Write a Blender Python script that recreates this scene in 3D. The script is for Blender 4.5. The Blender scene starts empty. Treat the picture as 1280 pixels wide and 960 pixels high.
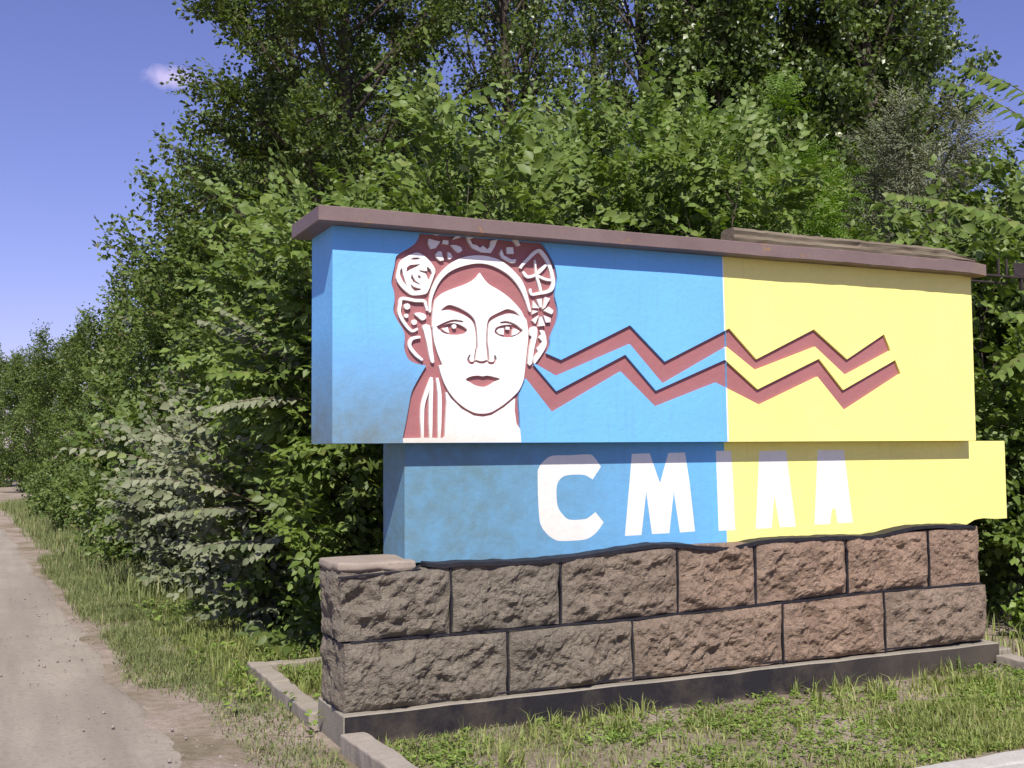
import bpy, bmesh, math, random
import numpy as np
from mathutils import Vector, Matrix, noise, geometry

# ------------------------------------------------------------------ camera
scene = bpy.context.scene
COL = scene.collection
CAM = np.array([-1.6355, -5.72, 1.518]); YAW, PITCH, ROLL, FPX = 0.4374, 0.0588, -0.0075, 1404.08


def cam_axes():
    f = np.array([math.sin(YAW) * math.cos(PITCH), math.cos(YAW) * math.cos(PITCH), math.sin(PITCH)])
    r = np.array([math.cos(YAW), -math.sin(YAW), 0.0]); u = np.cross(r, f)
    c, s = math.cos(ROLL), math.sin(ROLL)
    return c * r + s * u, -s * r + c * u, f


RX, UX, FX = cam_axes()
cd = bpy.data.cameras.new('camera'); cam = bpy.data.objects.new('camera', cd); COL.objects.link(cam)
cd.sensor_width = 36; cd.lens = FPX / 1280 * 36; cd.clip_start = 0.05; cd.clip_end = 3000
M = Matrix(((RX[0], UX[0], -FX[0], CAM[0]), (RX[1], UX[1], -FX[1], CAM[1]), (RX[2], UX[2], -FX[2], CAM[2]), (0, 0, 0, 1)))
cam.matrix_world = M
scene.camera = cam

# ------------------------------------------------------------------ sky, sun, exposure
SUN_EL, SUN_AZ = math.radians(50), math.radians(21)
sdir = Vector((-math.sin(SUN_AZ) * math.cos(SUN_EL), -math.cos(SUN_AZ) * math.cos(SUN_EL), math.sin(SUN_EL)))
world = bpy.data.worlds.new('World'); scene.world = world; world.use_nodes = True
wn = world.node_tree; wn.nodes.clear()


def nd(t, kind, **kw):
    n = t.nodes.new(kind)
    for k, v in kw.items():
        setattr(n, k, v)
    return n


sky = nd(wn, 'ShaderNodeTexSky', sky_type='NISHITA', sun_disc=False)
sky.sun_elevation = SUN_EL; sky.sun_rotation = math.atan2(sdir.x, sdir.y)
sky.air_density = 1.0; sky.dust_density = 0.5; sky.ozone_density = 3.5; sky.altitude = 100
tint = nd(wn, 'ShaderNodeMix', data_type='RGBA', blend_type='MULTIPLY'); tint.inputs[0].default_value = 1.0
tint.inputs[7].default_value = (1.02, 0.79, 1.14, 1)
wn.links.new(sky.outputs[0], tint.inputs[6])
# small wisp of cloud in the sky
cdir = FX + RX * (212 - 640) / FPX + UX * (480 - 97) / FPX; cdir /= np.linalg.norm(cdir)
tc = nd(wn, 'ShaderNodeTexCoord')
cn = nd(wn, 'ShaderNodeTexNoise'); cn.inputs['Scale'].default_value = 70; cn.inputs['Detail'].default_value = 5
wn.links.new(tc.outputs['Generated'], cn.inputs['Vector'])
sub = nd(wn, 'ShaderNodeVectorMath', operation='SUBTRACT'); sub.inputs[1].default_value = tuple(cdir)
wn.links.new(tc.outputs['Generated'], sub.inputs[0])
scl = nd(wn, 'ShaderNodeVectorMath', operation='MULTIPLY'); scl.inputs[1].default_value = (46, 46, 110)
wn.links.new(sub.outputs[0], scl.inputs[0])
ln = nd(wn, 'ShaderNodeVectorMath', operation='LENGTH'); wn.links.new(scl.outputs[0], ln.inputs[0])
add = nd(wn, 'ShaderNodeMath', operation='MULTIPLY_ADD'); add.inputs[1].default_value = 1.5
wn.links.new(cn.outputs[0], add.inputs[0]); wn.links.new(ln.outputs['Value'], add.inputs[2])
mr = nd(wn, 'ShaderNodeMapRange'); mr.inputs[1].default_value = 1.9; mr.inputs[2].default_value = 0.9
wn.links.new(add.outputs[0], mr.inputs[0])
cm = nd(wn, 'ShaderNodeMix', data_type='RGBA'); cm.inputs[7].default_value = (5.2, 4.7, 7.6, 1)
wn.links.new(mr.outputs[0], cm.inputs[0]); wn.links.new(tint.outputs[2], cm.inputs[6])
bg = nd(wn, 'ShaderNodeBackground'); bg.inputs[1].default_value = 0.098
wn.links.new(cm.outputs[2], bg.inputs[0])
wo = nd(wn, 'ShaderNodeOutputWorld'); wn.links.new(bg.outputs[0], wo.inputs[0])
sd = bpy.data.lights.new('sun', 'SUN'); sd.energy = 5.0; sd.angle = math.radians(0.55); sd.color = (1.0, 0.955, 0.88)
so = bpy.data.objects.new('sun', sd); COL.objects.link(so); so.location = (0, 0, 30)
so.rotation_euler = (-sdir).to_track_quat('-Z', 'Y').to_euler()
vs = scene.view_settings; vs.view_transform = 'Standard'; vs.look = 'None'; vs.exposure = 0.35; vs.gamma = 1; vs.use_curve_mapping = False
scene.render.filter_size = 1.9
try:
    scene.cycles.max_bounces = 6; scene.cycles.diffuse_bounces = 3; scene.cycles.transmission_bounces = 3
except Exception:
    pass


# ------------------------------------------------------------------ pixel helpers (photo pixels -> points on the plane a thing lies in)
def ray(px, py):
    return FX + RX * (px - 640) / FPX + UX * (480 - py) / FPX


def on_y(px, py, y):
    d = ray(px, py); return CAM + d * ((y - CAM[1]) / d[1])


def on_z(px, py, z=0.0):
    d = ray(px, py); return CAM + d * ((z - CAM[2]) / d[2])


# ------------------------------------------------------------------ object helpers
def tag(o, label=None, cat=None, group=None, kind=None):
    if label: o['label'] = label
    if cat: o['category'] = cat
    if group: o['group'] = group
    if kind: o['kind'] = kind
    return o


def empty(name, loc, label=None, cat=None, group=None):
    o = bpy.data.objects.new(name, None); COL.objects.link(o); o.location = loc; o.empty_display_size = 0.1
    return tag(o, label, cat, group)


def link(name, me, parent=None, local=False):
    o = bpy.data.objects.new(name, me); COL.objects.link(o)
    if parent is not None:
        o.parent = parent
        if not local:
            w = Matrix.Identity(4); q = parent
            while q is not None:
                w = Matrix.LocRotScale(q.location, q.rotation_euler, q.scale) @ w; q = q.parent
            o.matrix_parent_inverse = w.inverted()
    return o


def np_mesh(name, V, T, mat, smooth=False):
    V = np.asarray(V, np.float32); T = np.asarray(T, np.int32); k = T.shape[1]
    me = bpy.data.meshes.new(name)
    me.vertices.add(len(V)); me.vertices.foreach_set('co', V.ravel())
    me.loops.add(T.size); me.loops.foreach_set('vertex_index', T.ravel())
    me.polygons.add(len(T)); me.polygons.foreach_set('loop_start', np.arange(0, T.size, k, dtype=np.int32))
    if smooth: me.polygons.foreach_set('use_smooth', np.ones(len(T), bool))
    me.update(calc_edges=True); me.materials.append(mat)
    return me


def py_mesh(name, V, F, mat, smooth=False):
    me = bpy.data.meshes.new(name); me.from_pydata([tuple(v) for v in V], [], F); me.update()
    if smooth:
        me.polygons.foreach_set('use_smooth', np.ones(len(me.polygons), bool))
    me.materials.append(mat); return me


def bm_mesh(name, bm, mat, smooth=False):
    me = bpy.data.meshes.new(name); bm.normal_update(); bm.to_mesh(me); bm.free(); me.materials.append(mat)
    if smooth: me.polygons.foreach_set('use_smooth', np.ones(len(me.polygons), bool))
    return me


def box_bm(x0, x1, y0, y1, z0, z1, bev=0.0, seg=2):
    bm = bmesh.new(); bmesh.ops.create_cube(bm, size=1)
    for v in bm.verts:
        v.co = Vector(((x0 + x1) / 2 + v.co.x * (x1 - x0), (y0 + y1) / 2 + v.co.y * (y1 - y0), (z0 + z1) / 2 + v.co.z * (z1 - z0)))
    if bev: bmesh.ops.bevel(bm, geom=bm.edges[:], offset=bev, segments=seg, affect='EDGES', profile=0.5)
    return bm


# ------------------------------------------------------------------ materials
def new_mat(name):
    m = bpy.data.materials.new(name); m.use_nodes = True; t = m.node_tree; t.nodes.clear()
    out = nd(t, 'ShaderNodeOutputMaterial'); p = nd(t, 'ShaderNodeBsdfPrincipled')
    t.links.new(p.outputs[0], out.inputs[0]); p.inputs['Specular IOR Level'].default_value = 0.3
    return m, t, p, out


def tex(t, scale, detail=6, rough=0.6, kind='ShaderNodeTexNoise', vec=None):
    n = nd(t, kind); n.inputs['Scale'].default_value = scale
    if 'Detail' in n.inputs: n.inputs['Detail'].default_value = detail
    if 'Roughness' in n.inputs: n.inputs['Roughness'].default_value = rough
    if vec is None:
        g = nd(t, 'ShaderNodeNewGeometry'); vec = g.outputs['Position']
    t.links.new(vec, n.inputs['Vector'])
    return n.outputs[0]


def rng_(t, v, a, b, lo=0.0, hi=1.0):
    n = nd(t, 'ShaderNodeMapRange'); n.inputs[1].default_value = a; n.inputs[2].default_value = b
    n.inputs[3].default_value = lo; n.inputs[4].default_value = hi
    t.links.new(v, n.inputs[0]); return n.outputs[0]


def mth(t, op, a, b=None):
    n = nd(t, 'ShaderNodeMath', operation=op)
    for i, v in enumerate((a, b)):
        if v is None: continue
        if isinstance(v, (int, float)): n.inputs[i].default_value = v
        else: t.links.new(v, n.inputs[i])
    return n.outputs[0]


def mix(t, f, a, b, blend='MIX'):
    n = nd(t, 'ShaderNodeMix', data_type='RGBA', blend_type=blend)
    for i, v in ((0, f), (6, a), (7, b)):
        if isinstance(v, (int, float)): n.inputs[i].default_value = v
        elif isinstance(v, tuple): n.inputs[i].default_value = (*v, 1)
        else: t.links.new(v, n.inputs[i])
    return n.outputs[2]


def bump(t, p, h, strength, dist):
    b = nd(t, 'ShaderNodeBump'); b.inputs['Strength'].default_value = strength; b.inputs['Distance'].default_value = dist
    t.links.new(h, b.inputs['Height']); t.links.new(b.outputs[0], p.inputs['Normal'])


def xyz(t):
    g = nd(t, 'ShaderNodeNewGeometry'); s = nd(t, 'ShaderNodeSeparateXYZ'); t.links.new(g.outputs['Position'], s.inputs[0])
    return s.outputs


def paint(name, c, grime=(0.20, 0.24, 0.27), gx=None, amount=0.5, streak=True, rough=0.62):
    """oil paint over plaster; gx = (x where the dust film is thickest, x where it is gone)"""
    m, t, p, o = new_mat(name); s = xyz(t)
    n1 = tex(t, 2.6, 5); n2 = tex(t, 26, 4); n3 = tex(t, 9, 8, .7)
    col = mix(t, rng_(t, n1, .3, .7), c, tuple(min(1, v * 1.10) for v in c))
    col = mix(t, rng_(t, n2, .35, .75, 0, .14), col, tuple(v * .78 for v in c))
    if gx:
        side = rng_(t, s[0], gx[1], gx[0]); low = rng_(t, s[2], gx[3], gx[2])
        k = mth(t, 'MULTIPLY', mth(t, 'MULTIPLY', side, low), rng_(t, n3, .25, .60, .6, 1))
        col = mix(t, mth(t, 'MULTIPLY', k, amount), col, grime)
    # thin run-off streaks and small scuffs
    mp = nd(t, 'ShaderNodeMapping'); g = nd(t, 'ShaderNodeNewGeometry'); t.links.new(g.outputs['Position'], mp.inputs[0])
    mp.inputs['Scale'].default_value = (30, 30, 1.6)
    st = tex(t, 1.0, 3, .6, vec=mp.outputs[0])
    col = mix(t, rng_(t, st, .56, .78, 0, .24), col, grime)
    br = nd(t, 'ShaderNodeMapping'); t.links.new(g.outputs['Position'], br.inputs[0]); br.inputs['Scale'].default_value = (3, 3, 22)
    col = mix(t, rng_(t, tex(t, 2.0, 4, .6, vec=br.outputs[0]), .5, .8, 0, .12), col, tuple(v * .72 for v in c))
    sc = tex(t, 14, 9, .75)
    col = mix(t, rng_(t, sc, .66, .72, 0, .55), col, tuple(v * .5 for v in grime))
    t.links.new(col, p.inputs['Base Color']); p.inputs['Roughness'].default_value = rough
    bump(t, p, mth(t, 'ADD', n2, mth(t, 'MULTIPLY', n1, 2.0)), .25, .01)
    return m


GX = (0.42, 1.25, 1.62, 2.2)
M_blue = paint('blue_paint', (0.150, 0.425, 0.76), (0.145, 0.210, 0.235), GX, 1.0)
M_blueband = paint('blue_band_paint', (0.135, 0.40, 0.70), (0.120, 0.205, 0.235), (.9, 2.5, 1.7, 2.4), .92)
M_yellow = paint('yellow_paint', (0.83, 0.755, 0.235), (0.60, 0.47, 0.18), (4.95, 4.3, .9, 1.7), .30)
M_brown = paint('red_brown_paint', (0.32, 0.125, 0.125), (0.30, 0.18, 0.14), None)
M_white = paint('white_paint', (0.76, 0.74, 0.71), (0.58, 0.47, 0.34), (.4, 2.0, 1.56, 1.75), .7)
M_letter = paint('letter_paint', (0.73, 0.72, 0.68), (0.56, 0.49, 0.40), (1.2, 2.6, .9, 1.9), .6)


def m_roof():
    m, t, p, o = new_mat('roof_metal_paint'); s = xyz(t)
    n = tex(t, 6, 6); n2 = tex(t, 60, 3); n3 = tex(t, 3.2, 9, .75)
    c = mix(t, rng_(t, n, .3, .7), (0.160, 0.112, 0.102), (0.200, 0.142, 0.128))
    c = mix(t, rng_(t, n2, .4, .8, 0, .3), c, (0.10, 0.07, 0.07))
    c = mix(t, mth(t, 'MULTIPLY', rng_(t, n3, .52, .66), rng_(t, s[0], 3.3, 4.6)), c, (0.20, 0.15, 0.10))
    c = mix(t, mth(t, 'MULTIPLY', rng_(t, n3, .63, .66), .8), c, (0.33, 0.18, 0.05))
    t.links.new(c, p.inputs['Base Color']); p.inputs['Roughness'].default_value = .55
    bump(t, p, n, .2, .01); return m


def m_stone():
    m, t, p, o = new_mat('granite_block')
    s = xyz(t); oi = nd(t, 'ShaderNodeObjectInfo')
    n1 = tex(t, 5, 8, .65); n2 = tex(t, 45, 6, .7); n3 = tex(t, 150, 2); v = tex(t, 90, kind='ShaderNodeTexVoronoi')
    pink = mth(t, 'MULTIPLY_ADD' if False else 'ADD', rng_(t, s[0], .6, 3.2, -.25, .8), rng_(t, oi.outputs['Random'], 0, 1, -.3, .35))
    grey = mix(t, rng_(t, n1, .3, .7), (0.165, 0.138, 0.104), (0.295, 0.252, 0.192))
    pk = mix(t, rng_(t, n1, .3, .7), (0.245, 0.160, 0.108), (0.430, 0.295, 0.205))
    c = mix(t, pink, grey, pk)
    c = mix(t, rng_(t, n2, .45, .75, 0, .6), c, (0.070, 0.058, 0.048))
    c = mix(t, rng_(t, n3, .58, .72, 0, .6), c, (0.44, 0.36, 0.30))
    c = mix(t, rng_(t, v, .0, .25, .25, 0), c, (0.10, .085, .075))
    t.links.new(c, p.inputs['Base Color']); p.inputs['Roughness'].default_value = .85
    bump(t, p, mth(t, 'ADD', n2, mth(t, 'MULTIPLY', n3, .4)), 1.0, .03); return m


def m_concrete(name, a, b, dark=None):
    m, t, p, o = new_mat(name); s = xyz(t)
    n1 = tex(t, 4, 8, .7); n2 = tex(t, 60, 5, .7)
    c = mix(t, rng_(t, n1, .3, .7), a, b)
    c = mix(t, rng_(t, n2, .5, .8, 0, .5), c, tuple(v * .6 for v in a))
    if dark:   # bitumen-painted front with soil splashed over its foot
        g = nd(t, 'ShaderNodeNewGeometry'); sn = nd(t, 'ShaderNodeSeparateXYZ'); t.links.new(g.outputs['True Normal'], sn.inputs[0])
        front = rng_(t, sn.outputs[1], -.85, -.95)
        spl = rng_(t, mth(t, 'ADD', s[2], mth(t, 'MULTIPLY', n1, -.12)), -.10, -.03, 1, 0)
        dk = mix(t, spl, dark, (0.16, .125, .095))
        dk = mix(t, rng_(t, n1, .45, .7, 0, .65), dk, (.085, .068, .05))
        dk = mix(t, rng_(t, s[0], 3.0, 4.6, 0, .6), dk, (.10, .082, .06))
        c = mix(t, front, c, dk)
    t.links.new(c, p.inputs['Base Color']); p.inputs['Roughness'].default_value = .9
    bump(t, p, mth(t, 'ADD', n2, n1), .45, .008); return m


def m_plain(name, a, b, scale=8, rough=.8, bs=.4, bd=.01):
    m, t, p, o = new_mat(name); n1 = tex(t, scale, 7, .7); n2 = tex(t, scale * 9, 4)
    c = mix(t, rng_(t, n1, .3, .7), a, b); c = mix(t, rng_(t, n2, .5, .8, 0, .4), c, tuple(v * .6 for v in a))
    t.links.new(c, p.inputs['Base Color']); p.inputs['Roughness'].default_value = rough
    bump(t, p, mth(t, 'ADD', n1, n2), bs, bd); return m


def m_timber():
    m, t, p, o = new_mat('weathered_timber')
    mp = nd(t, 'ShaderNodeMapping'); g = nd(t, 'ShaderNodeNewGeometry'); t.links.new(g.outputs['Position'], mp.inputs[0])
    mp.inputs['Scale'].default_value = (1.5, 30, 30)
    gr = tex(t, 1.6, 6, .7, vec=mp.outputs[0]); n1 = tex(t, 4, 5)
    c = mix(t, rng_(t, gr, .3, .7), (0.090, 0.070, 0.048), (0.23, 0.19, 0.13))
    c = mix(t, rng_(t, n1, .55, .75, 0, .7), c, (0.07, .05, .035))
    t.links.new(c, p.inputs['Base Color']); p.inputs['Roughness'].default_value = .9
    bump(t, p, gr, .7, .01); return m


def m_ground():
    m, t, p, o = new_mat('soil_ground'); s = xyz(t)
    n1 = tex(t, 1.3, 8, .65); n2 = tex(t, 14, 7, .7); n3 = tex(t, 90, 4, .6); n4 = tex(t, .35, 4)
    dirt = mix(t, rng_(t, n2, .3, .7), (0.26, 0.205, 0.162), (0.40, 0.325, 0.27))
    dirt = mix(t, rng_(t, n3, .55, .75, 0, .6), dirt, (0.40, 0.34, 0.29))
    green = mix(t, rng_(t, n2, .3, .7), (0.165, 0.135, 0.085), (0.24, 0.20, 0.135))
    c = mix(t, rng_(t, mth(t, 'ADD', n1, mth(t, 'MULTIPLY', n4, .3)), .56, .76), dirt, green)
    t.links.new(c, p.inputs['Base Color']); p.inputs['Roughness'].default_value = .95; p.inputs['Specular IOR Level'].default_value = .1
    bump(t, p, mth(t, 'ADD', n2, mth(t, 'MULTIPLY', n3, .4)), .9, .03); return m


def m_road(name, a, b):
    m, t, p, o = new_mat(name)
    n1 = tex(t, .9, 8, .6); n2 = tex(t, 30, 6, .7); n3 = tex(t, 170, 3)
    mp = nd(t, 'ShaderNodeMapping'); g = nd(t, 'ShaderNodeNewGeometry'); t.links.new(g.outputs['Position'], mp.inputs[0])
    mp.inputs['Scale'].default_value = (2.4, .22, 1); tr = tex(t, 1, 5, .6, vec=mp.outputs[0])
    c = mix(t, rng_(t, n1, .3, .7), a, b)
    c = mix(t, rng_(t, tr, .42, .66, 0, .7), c, tuple(v * .76 for v in a))
    c = mix(t, rng_(t, n2, .48, .72, 0, .6), c, tuple(v * .62 for v in a))
    c = mix(t, rng_(t, tex(t, 55, 3, .5, 'ShaderNodeTexVoronoi'), .10, .16, .55, 0), c, tuple(v * .45 for v in a))
    c = mix(t, rng_(t, n3, .6, .8, 0, .5), c, tuple(min(1, v * 1.35) for v in b))
    t.links.new(c, p.inputs['Base Color']); p.inputs['Roughness'].default_value = .92; p.inputs['Specular IOR Level'].default_value = .15
    bump(t, p, mth(t, 'ADD', n2, mth(t, 'MULTIPLY', n3, .5)), .6, .012); return m


def leaf_mat(name, c1, c2, c3=None, trans=.3, rough=.5, spec=.35, tcol=None):
    m, t, p, out = new_mat(name)
    g = nd(t, 'ShaderNodeNewGeometry'); oi = nd(t, 'ShaderNodeObjectInfo')
    r = mth(t, 'FRACT', mth(t, 'ADD', g.outputs['Random Per Island'], oi.outputs['Random']))
    big = tex(t, 1.1, 3)
    c = mix(t, r, c1, c2)
    c = mix(t, rng_(t, big, .42, .68, 0, .45), c, tuple(v * 1.25 for v in c2))
    if c3: c = mix(t, rng_(t, r, .90, .97, 0, .8), c, c3)
    t.links.new(c, p.inputs['Base Color']); p.inputs['Roughness'].default_value = rough; p.inputs['Specular IOR Level'].default_value = spec
    tr = nd(t, 'ShaderNodeBsdfTranslucent')
    tcl = mix(t, 1.0, c, tcol or (1.25, 1.35, .55), 'MULTIPLY'); t.links.new(tcl, tr.inputs[0])
    ms = nd(t, 'ShaderNodeMixShader'); ms.inputs[0].default_value = trans
    t.links.new(p.outputs[0], ms.inputs[1]); t.links.new(tr.outputs[0], ms.inputs[2]); t.links.new(ms.outputs[0], out.inputs[0])
    return m


M_roof = m_roof(); M_stone = m_stone(); M_timber = m_timber(); M_ground = m_ground()
M_plinth = m_concrete('plinth_concrete', (0.20, 0.178, 0.14), (0.30, 0.268, 0.21), dark=(0.016, 0.014, 0.017))
M_cap = m_concrete('cap_mortar', (0.24, 0.195, 0.155), (0.34, 0.28, 0.225))
M_kerb = m_concrete('kerb_concrete', (0.235, 0.205, 0.165), (0.335, 0.29, 0.235))
M_kerbw = m_concrete('kerb_whitewash', (0.33, 0.31, 0.28), (0.47, 0.45, 0.41))
M_mortar = m_plain('mortar_grey', (0.16, 0.14, 0.12), (0.23, 0.20, 0.17), 12)
M_black = m_plain('black_joint_paint', (0.010, 0.010, 0.014), (0.024, 0.022, 0.028), 20, .6)
M_iron = m_plain('dark_rusty_iron', (0.025, 0.018, 0.02), (0.05, 0.035, 0.03), 20, .7)
M_road = m_road('dusty_asphalt', (0.27, 0.234, 0.190), (0.355, 0.308, 0.248))
M_asph = m_road('grey_asphalt', (0.16, 0.145, 0.135), (0.22, 0.20, 0.19))
M_pebble = m_plain('pebble_stone', (0.20, 0.165, 0.145), (0.36, 0.30, 0.265), 30)
M_bark = m_plain('bark', (0.060, 0.048, 0.036), (0.125, 0.10, 0.075), 14, .95, .9, .02)
M_twig = m_plain('twig_bark', (0.10, 0.075, 0.05), (0.16, 0.12, 0.08), 20, .9)
L_elm = leaf_mat('elm_leaves', (0.078, 0.125, 0.022), (0.160, 0.225, 0.048), (0.19, 0.23, 0.06))
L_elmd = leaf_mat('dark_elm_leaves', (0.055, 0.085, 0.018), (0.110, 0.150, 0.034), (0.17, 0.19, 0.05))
L_dust = leaf_mat('dusty_leaves', (0.075, 0.100, 0.040), (0.225, 0.235, 0.150), (0.16, 0.21, 0.05), trans=.14, rough=.7)
L_pop = leaf_mat('poplar_leaves', (0.058, 0.095, 0.020), (0.140, 0.190, 0.048), (0.26, 0.29, 0.13), rough=.38, spec=.5)
L_loc = leaf_mat('locust_leaves', (0.080, 0.150, 0.014), (0.150, 0.250, 0.026), None, trans=.38, rough=.55)
L_ole = leaf_mat('silver_leaves', (0.1104, 0.1242, 0.069), (0.1978, 0.207, 0.1288), None, trans=.2, rough=.6)
L_far = leaf_mat('far_leaves', (0.066, 0.108, 0.022), (0.135, 0.190, 0.044), (0.17, .16, .07))
L_grass = leaf_mat('grass_blades', (0.1265, 0.1725, 0.0403), (0.276, 0.3047, 0.092), (0.40, 0.34, 0.18), trans=.25, rough=.6)
L_dry = leaf_mat('dry_grass', (0.105, 0.140, 0.045), (0.215, 0.240, 0.090), (0.38, 0.31, 0.19), trans=.2, rough=.7)
L_weed = leaf_mat('weed_leaves', (0.1045, 0.176, 0.0286), (0.22, 0.3025, 0.066), (0.28, 0.30, 0.09), trans=.3)


# ------------------------------------------------------------------ ground and roads
def smooth01(v):
    v = np.clip(v, 0, 1); return v * v * (3 - 2 * v)


def road_edge(y):
    y = np.asarray(y, float)
    far = -.012 * np.clip(y - 26, 0, 80) ** 2
    return -0.66 - 0.028 * np.clip(y, 0, 30) + far + 0.035 * np.sin(y * 1.7 + .6) + 0.02 * np.sin(y * 4.3) - 0.35 * smooth01((-.2 - y) / 1.5) * 0


def vnoise(x, y, s, seed=0):
    """cheap smooth value noise, vectorised"""
    x = np.asarray(x) * s + seed * 17.3; y = np.asarray(y) * s + seed * 7.1
    xi = np.floor(x).astype(np.int64); yi = np.floor(y).astype(np.int64); fx = smooth01(x - xi); fy = smooth01(y - yi)

    def h(a, b):
        v = np.sin(a * 127.1 + b * 311.7 + seed * 3.7) * 43758.5453
        return v - np.floor(v)
    return (h(xi, yi) * (1 - fx) + h(xi + 1, yi) * fx) * (1 - fy) + (h(xi, yi + 1) * (1 - fx) + h(xi + 1, yi + 1) * fx) * fy


def ground_h(x, y):
    x = np.asarray(x, float); y = np.asarray(y, float)
    near = np.exp(-((x - 2) ** 2 + y ** 2) / 900)
    h = (vnoise(x, y, 1.1, 1) - .5) * .05 * near + (vnoise(x, y, 3.7, 2) - .5) * .022 * near
    h += .03 * smooth01((x - 1) / 4) - .012
    e = road_edge(y)
    h = h - .05 * smooth01((e - .05 - x) / .35) * (y > -30)      # bed of the side road
    h = h - .16 * smooth01((-1.76 - y) / .12) * smooth01((x + .2) / .4) - .06 * smooth01((-1.76 - y) / .5) * (1 - smooth01((x + .2) / .4))
    return h


def axis(a, b, n, far):
    c = np.linspace(a, b, n); g = np.geomspace(1, far, 28)
    return np.concatenate([a - g[::-1], c, b + g])


def sheet(name, xs, ys, zf, mat, kind='structure'):
    X, Y = np.meshgrid(xs, ys); Z = zf(X, Y); V = np.stack([X, Y, Z], -1).reshape(-1, 3)
    nx = len(xs); i = np.arange(len(ys) - 1)[:, None] * nx + np.arange(nx - 1)[None]
    T = np.stack([i, i + 1, i + 1 + nx, i + nx], -1).reshape(-1, 4)
    o = link(name, np_mesh(name, V, T, mat, True)); tag(o, kind=kind); return o


tag(sheet('ground', axis(-4, 9, 190, 900), axis(-5, 14, 260, 900), ground_h, M_ground), 'bare brown soil and thin turf around the sign')


def road_sheet():
    ys = np.concatenate([np.linspace(-3.6, 14, 240), np.geomspace(14.4, 150, 50)]); us = np.concatenate([np.linspace(0, .03, 7), np.linspace(.045, .12, 5), np.linspace(.15, 1, 26)])
    Y, U = np.meshgrid(ys, us, indexing='ij'); E = road_edge(Y) + .07 * (vnoise(Y, Y * 0, 9, 5) - .5) + .04 * (vnoise(Y, Y * 0, 23, 6) - .5)
    X = E - U * 6.5
    Z = (vnoise(X, Y, 1.3, 7) - .5) * .02 - .012 + .02 * smooth01(U / .25) - .04 * (1 - smooth01(U / .016))
    Z = Z - .06 * smooth01((-1.6 - Y) / 1.5)
    V = np.stack([X, Y, Z], -1).reshape(-1, 3); nx = len(us)
    i = np.arange(len(ys) - 1)[:, None] * nx + np.arange(nx - 1)[None]
    T = np.stack([i, i + nx, i + 1 + nx, i + 1], -1).reshape(-1, 4)
    o = link('side_road', np_mesh('side_road', V, T, M_road, True)); tag(o, 'dusty pinkish grey side road running past the sign', kind='structure')


road_sheet()
tag(sheet('main_road', np.linspace(-60, 90, 120), np.linspace(-12, -1.835, 30), lambda x, y: -.10 + (vnoise(x, y, .8, 3) - .5) * .012, M_asph), 'grey asphalt road in front of the kerb')

# ------------------------------------------------------------------ painted relief: overlapping shapes -> one partition of the plane
def area(P):
    return .5 * sum(P[i][0] * P[(i + 1) % len(P)][1] - P[(i + 1) % len(P)][0] * P[i][1] for i in range(len(P)))


def catmull(P, n=5, closed=True):
    P = [np.array(q, float) for q in P]; out = []; k = len(P)
    for i in range(k if closed else k - 1):
        a, b, c, d = (P[(i - 1) % k] if closed or i > 0 else P[0]), P[i], P[(i + 1) % k], (P[(i + 2) % k] if closed or i + 2 < k else P[-1])
        for j in range(n):
            t = j / n
            out.append(.5 * ((2 * b) + (c - a) * t + (2 * a - 5 * b + 4 * c - d) * t * t + (3 * b - a - 3 * c + d) * t ** 3))
    if not closed: out.append(P[-1])
    return out


def stroke(P, w, n=5, taper=0.35):
    P = catmull(P, n, False) if n > 1 else [np.array(q, float) for q in P]
    L, R = [], []; k = len(P)
    for i, q in enumerate(P):
        d = P[min(i + 1, k - 1)] - P[max(i - 1, 0)]; d = d / (np.linalg.norm(d) + 1e-9); nn = np.array([-d[1], d[0]])
        e = min(i, k - 1 - i) / max(1, (k - 1) / 2); ww = w * (1 - taper + taper * min(1, e * 2.2)) / 2
        L.append(q + nn * ww); R.append(q - nn * ww)
    return L + R[::-1]


def circ(c, r, n=12):
    return [np.array((c[0] + r * math.cos(2 * math.pi * i / n), c[1] + r * math.sin(2 * math.pi * i / n))) for i in range(n)]


class Frame:
    """a zoomed window of the photograph: window pixels -> (x, z) on the wall plane y"""
    def __init__(s, ox, oy, k, y): s.ox, s.oy, s.k, s.y = ox, oy, k, y
    def __call__(s, P):
        out = []
        for q in P:
            w = on_y(s.ox + q[0] / s.k, s.oy + q[1] / s.k, s.y); out.append((w[0], w[2]))
        return out


def partition(shapes):
    vs, fs = [], []
    for c, P in shapes:
        if area(P) < 0: P = P[::-1]
        b = len(vs); vs += [Vector((float(q[0]), float(q[1]))) for q in P]; fs.append(list(range(b, b + len(P))))
    V, E_, F, _, _, OF = geometry.delaunay_2d_cdt(vs, [], fs, 1, 2e-5)
    cen = np.array([np.mean([V[i][:] for i in f], axis=0) for f in F]); cls = [None] * len(F)
    for c, P in shapes:                      # painter's order: a later shape covers the earlier ones
        Q = np.array([(q[0], q[1]) for q in P], float); N = np.roll(Q, -1, 0); wn_ = np.zeros(len(cen), int)
        for a, b in zip(Q, N):
            left = (b[0] - a[0]) * (cen[:, 1] - a[1]) - (cen[:, 0] - a[0]) * (b[1] - a[1])
            wn_ += ((a[1] <= cen[:, 1]) & (b[1] > cen[:, 1]) & (left > 0)).astype(int) - ((a[1] > cen[:, 1]) & (b[1] <= cen[:, 1]) & (left < 0)).astype(int)
        for i in np.nonzero(wn_)[0]: cls[i] = c
    return V, F, cls


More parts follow.
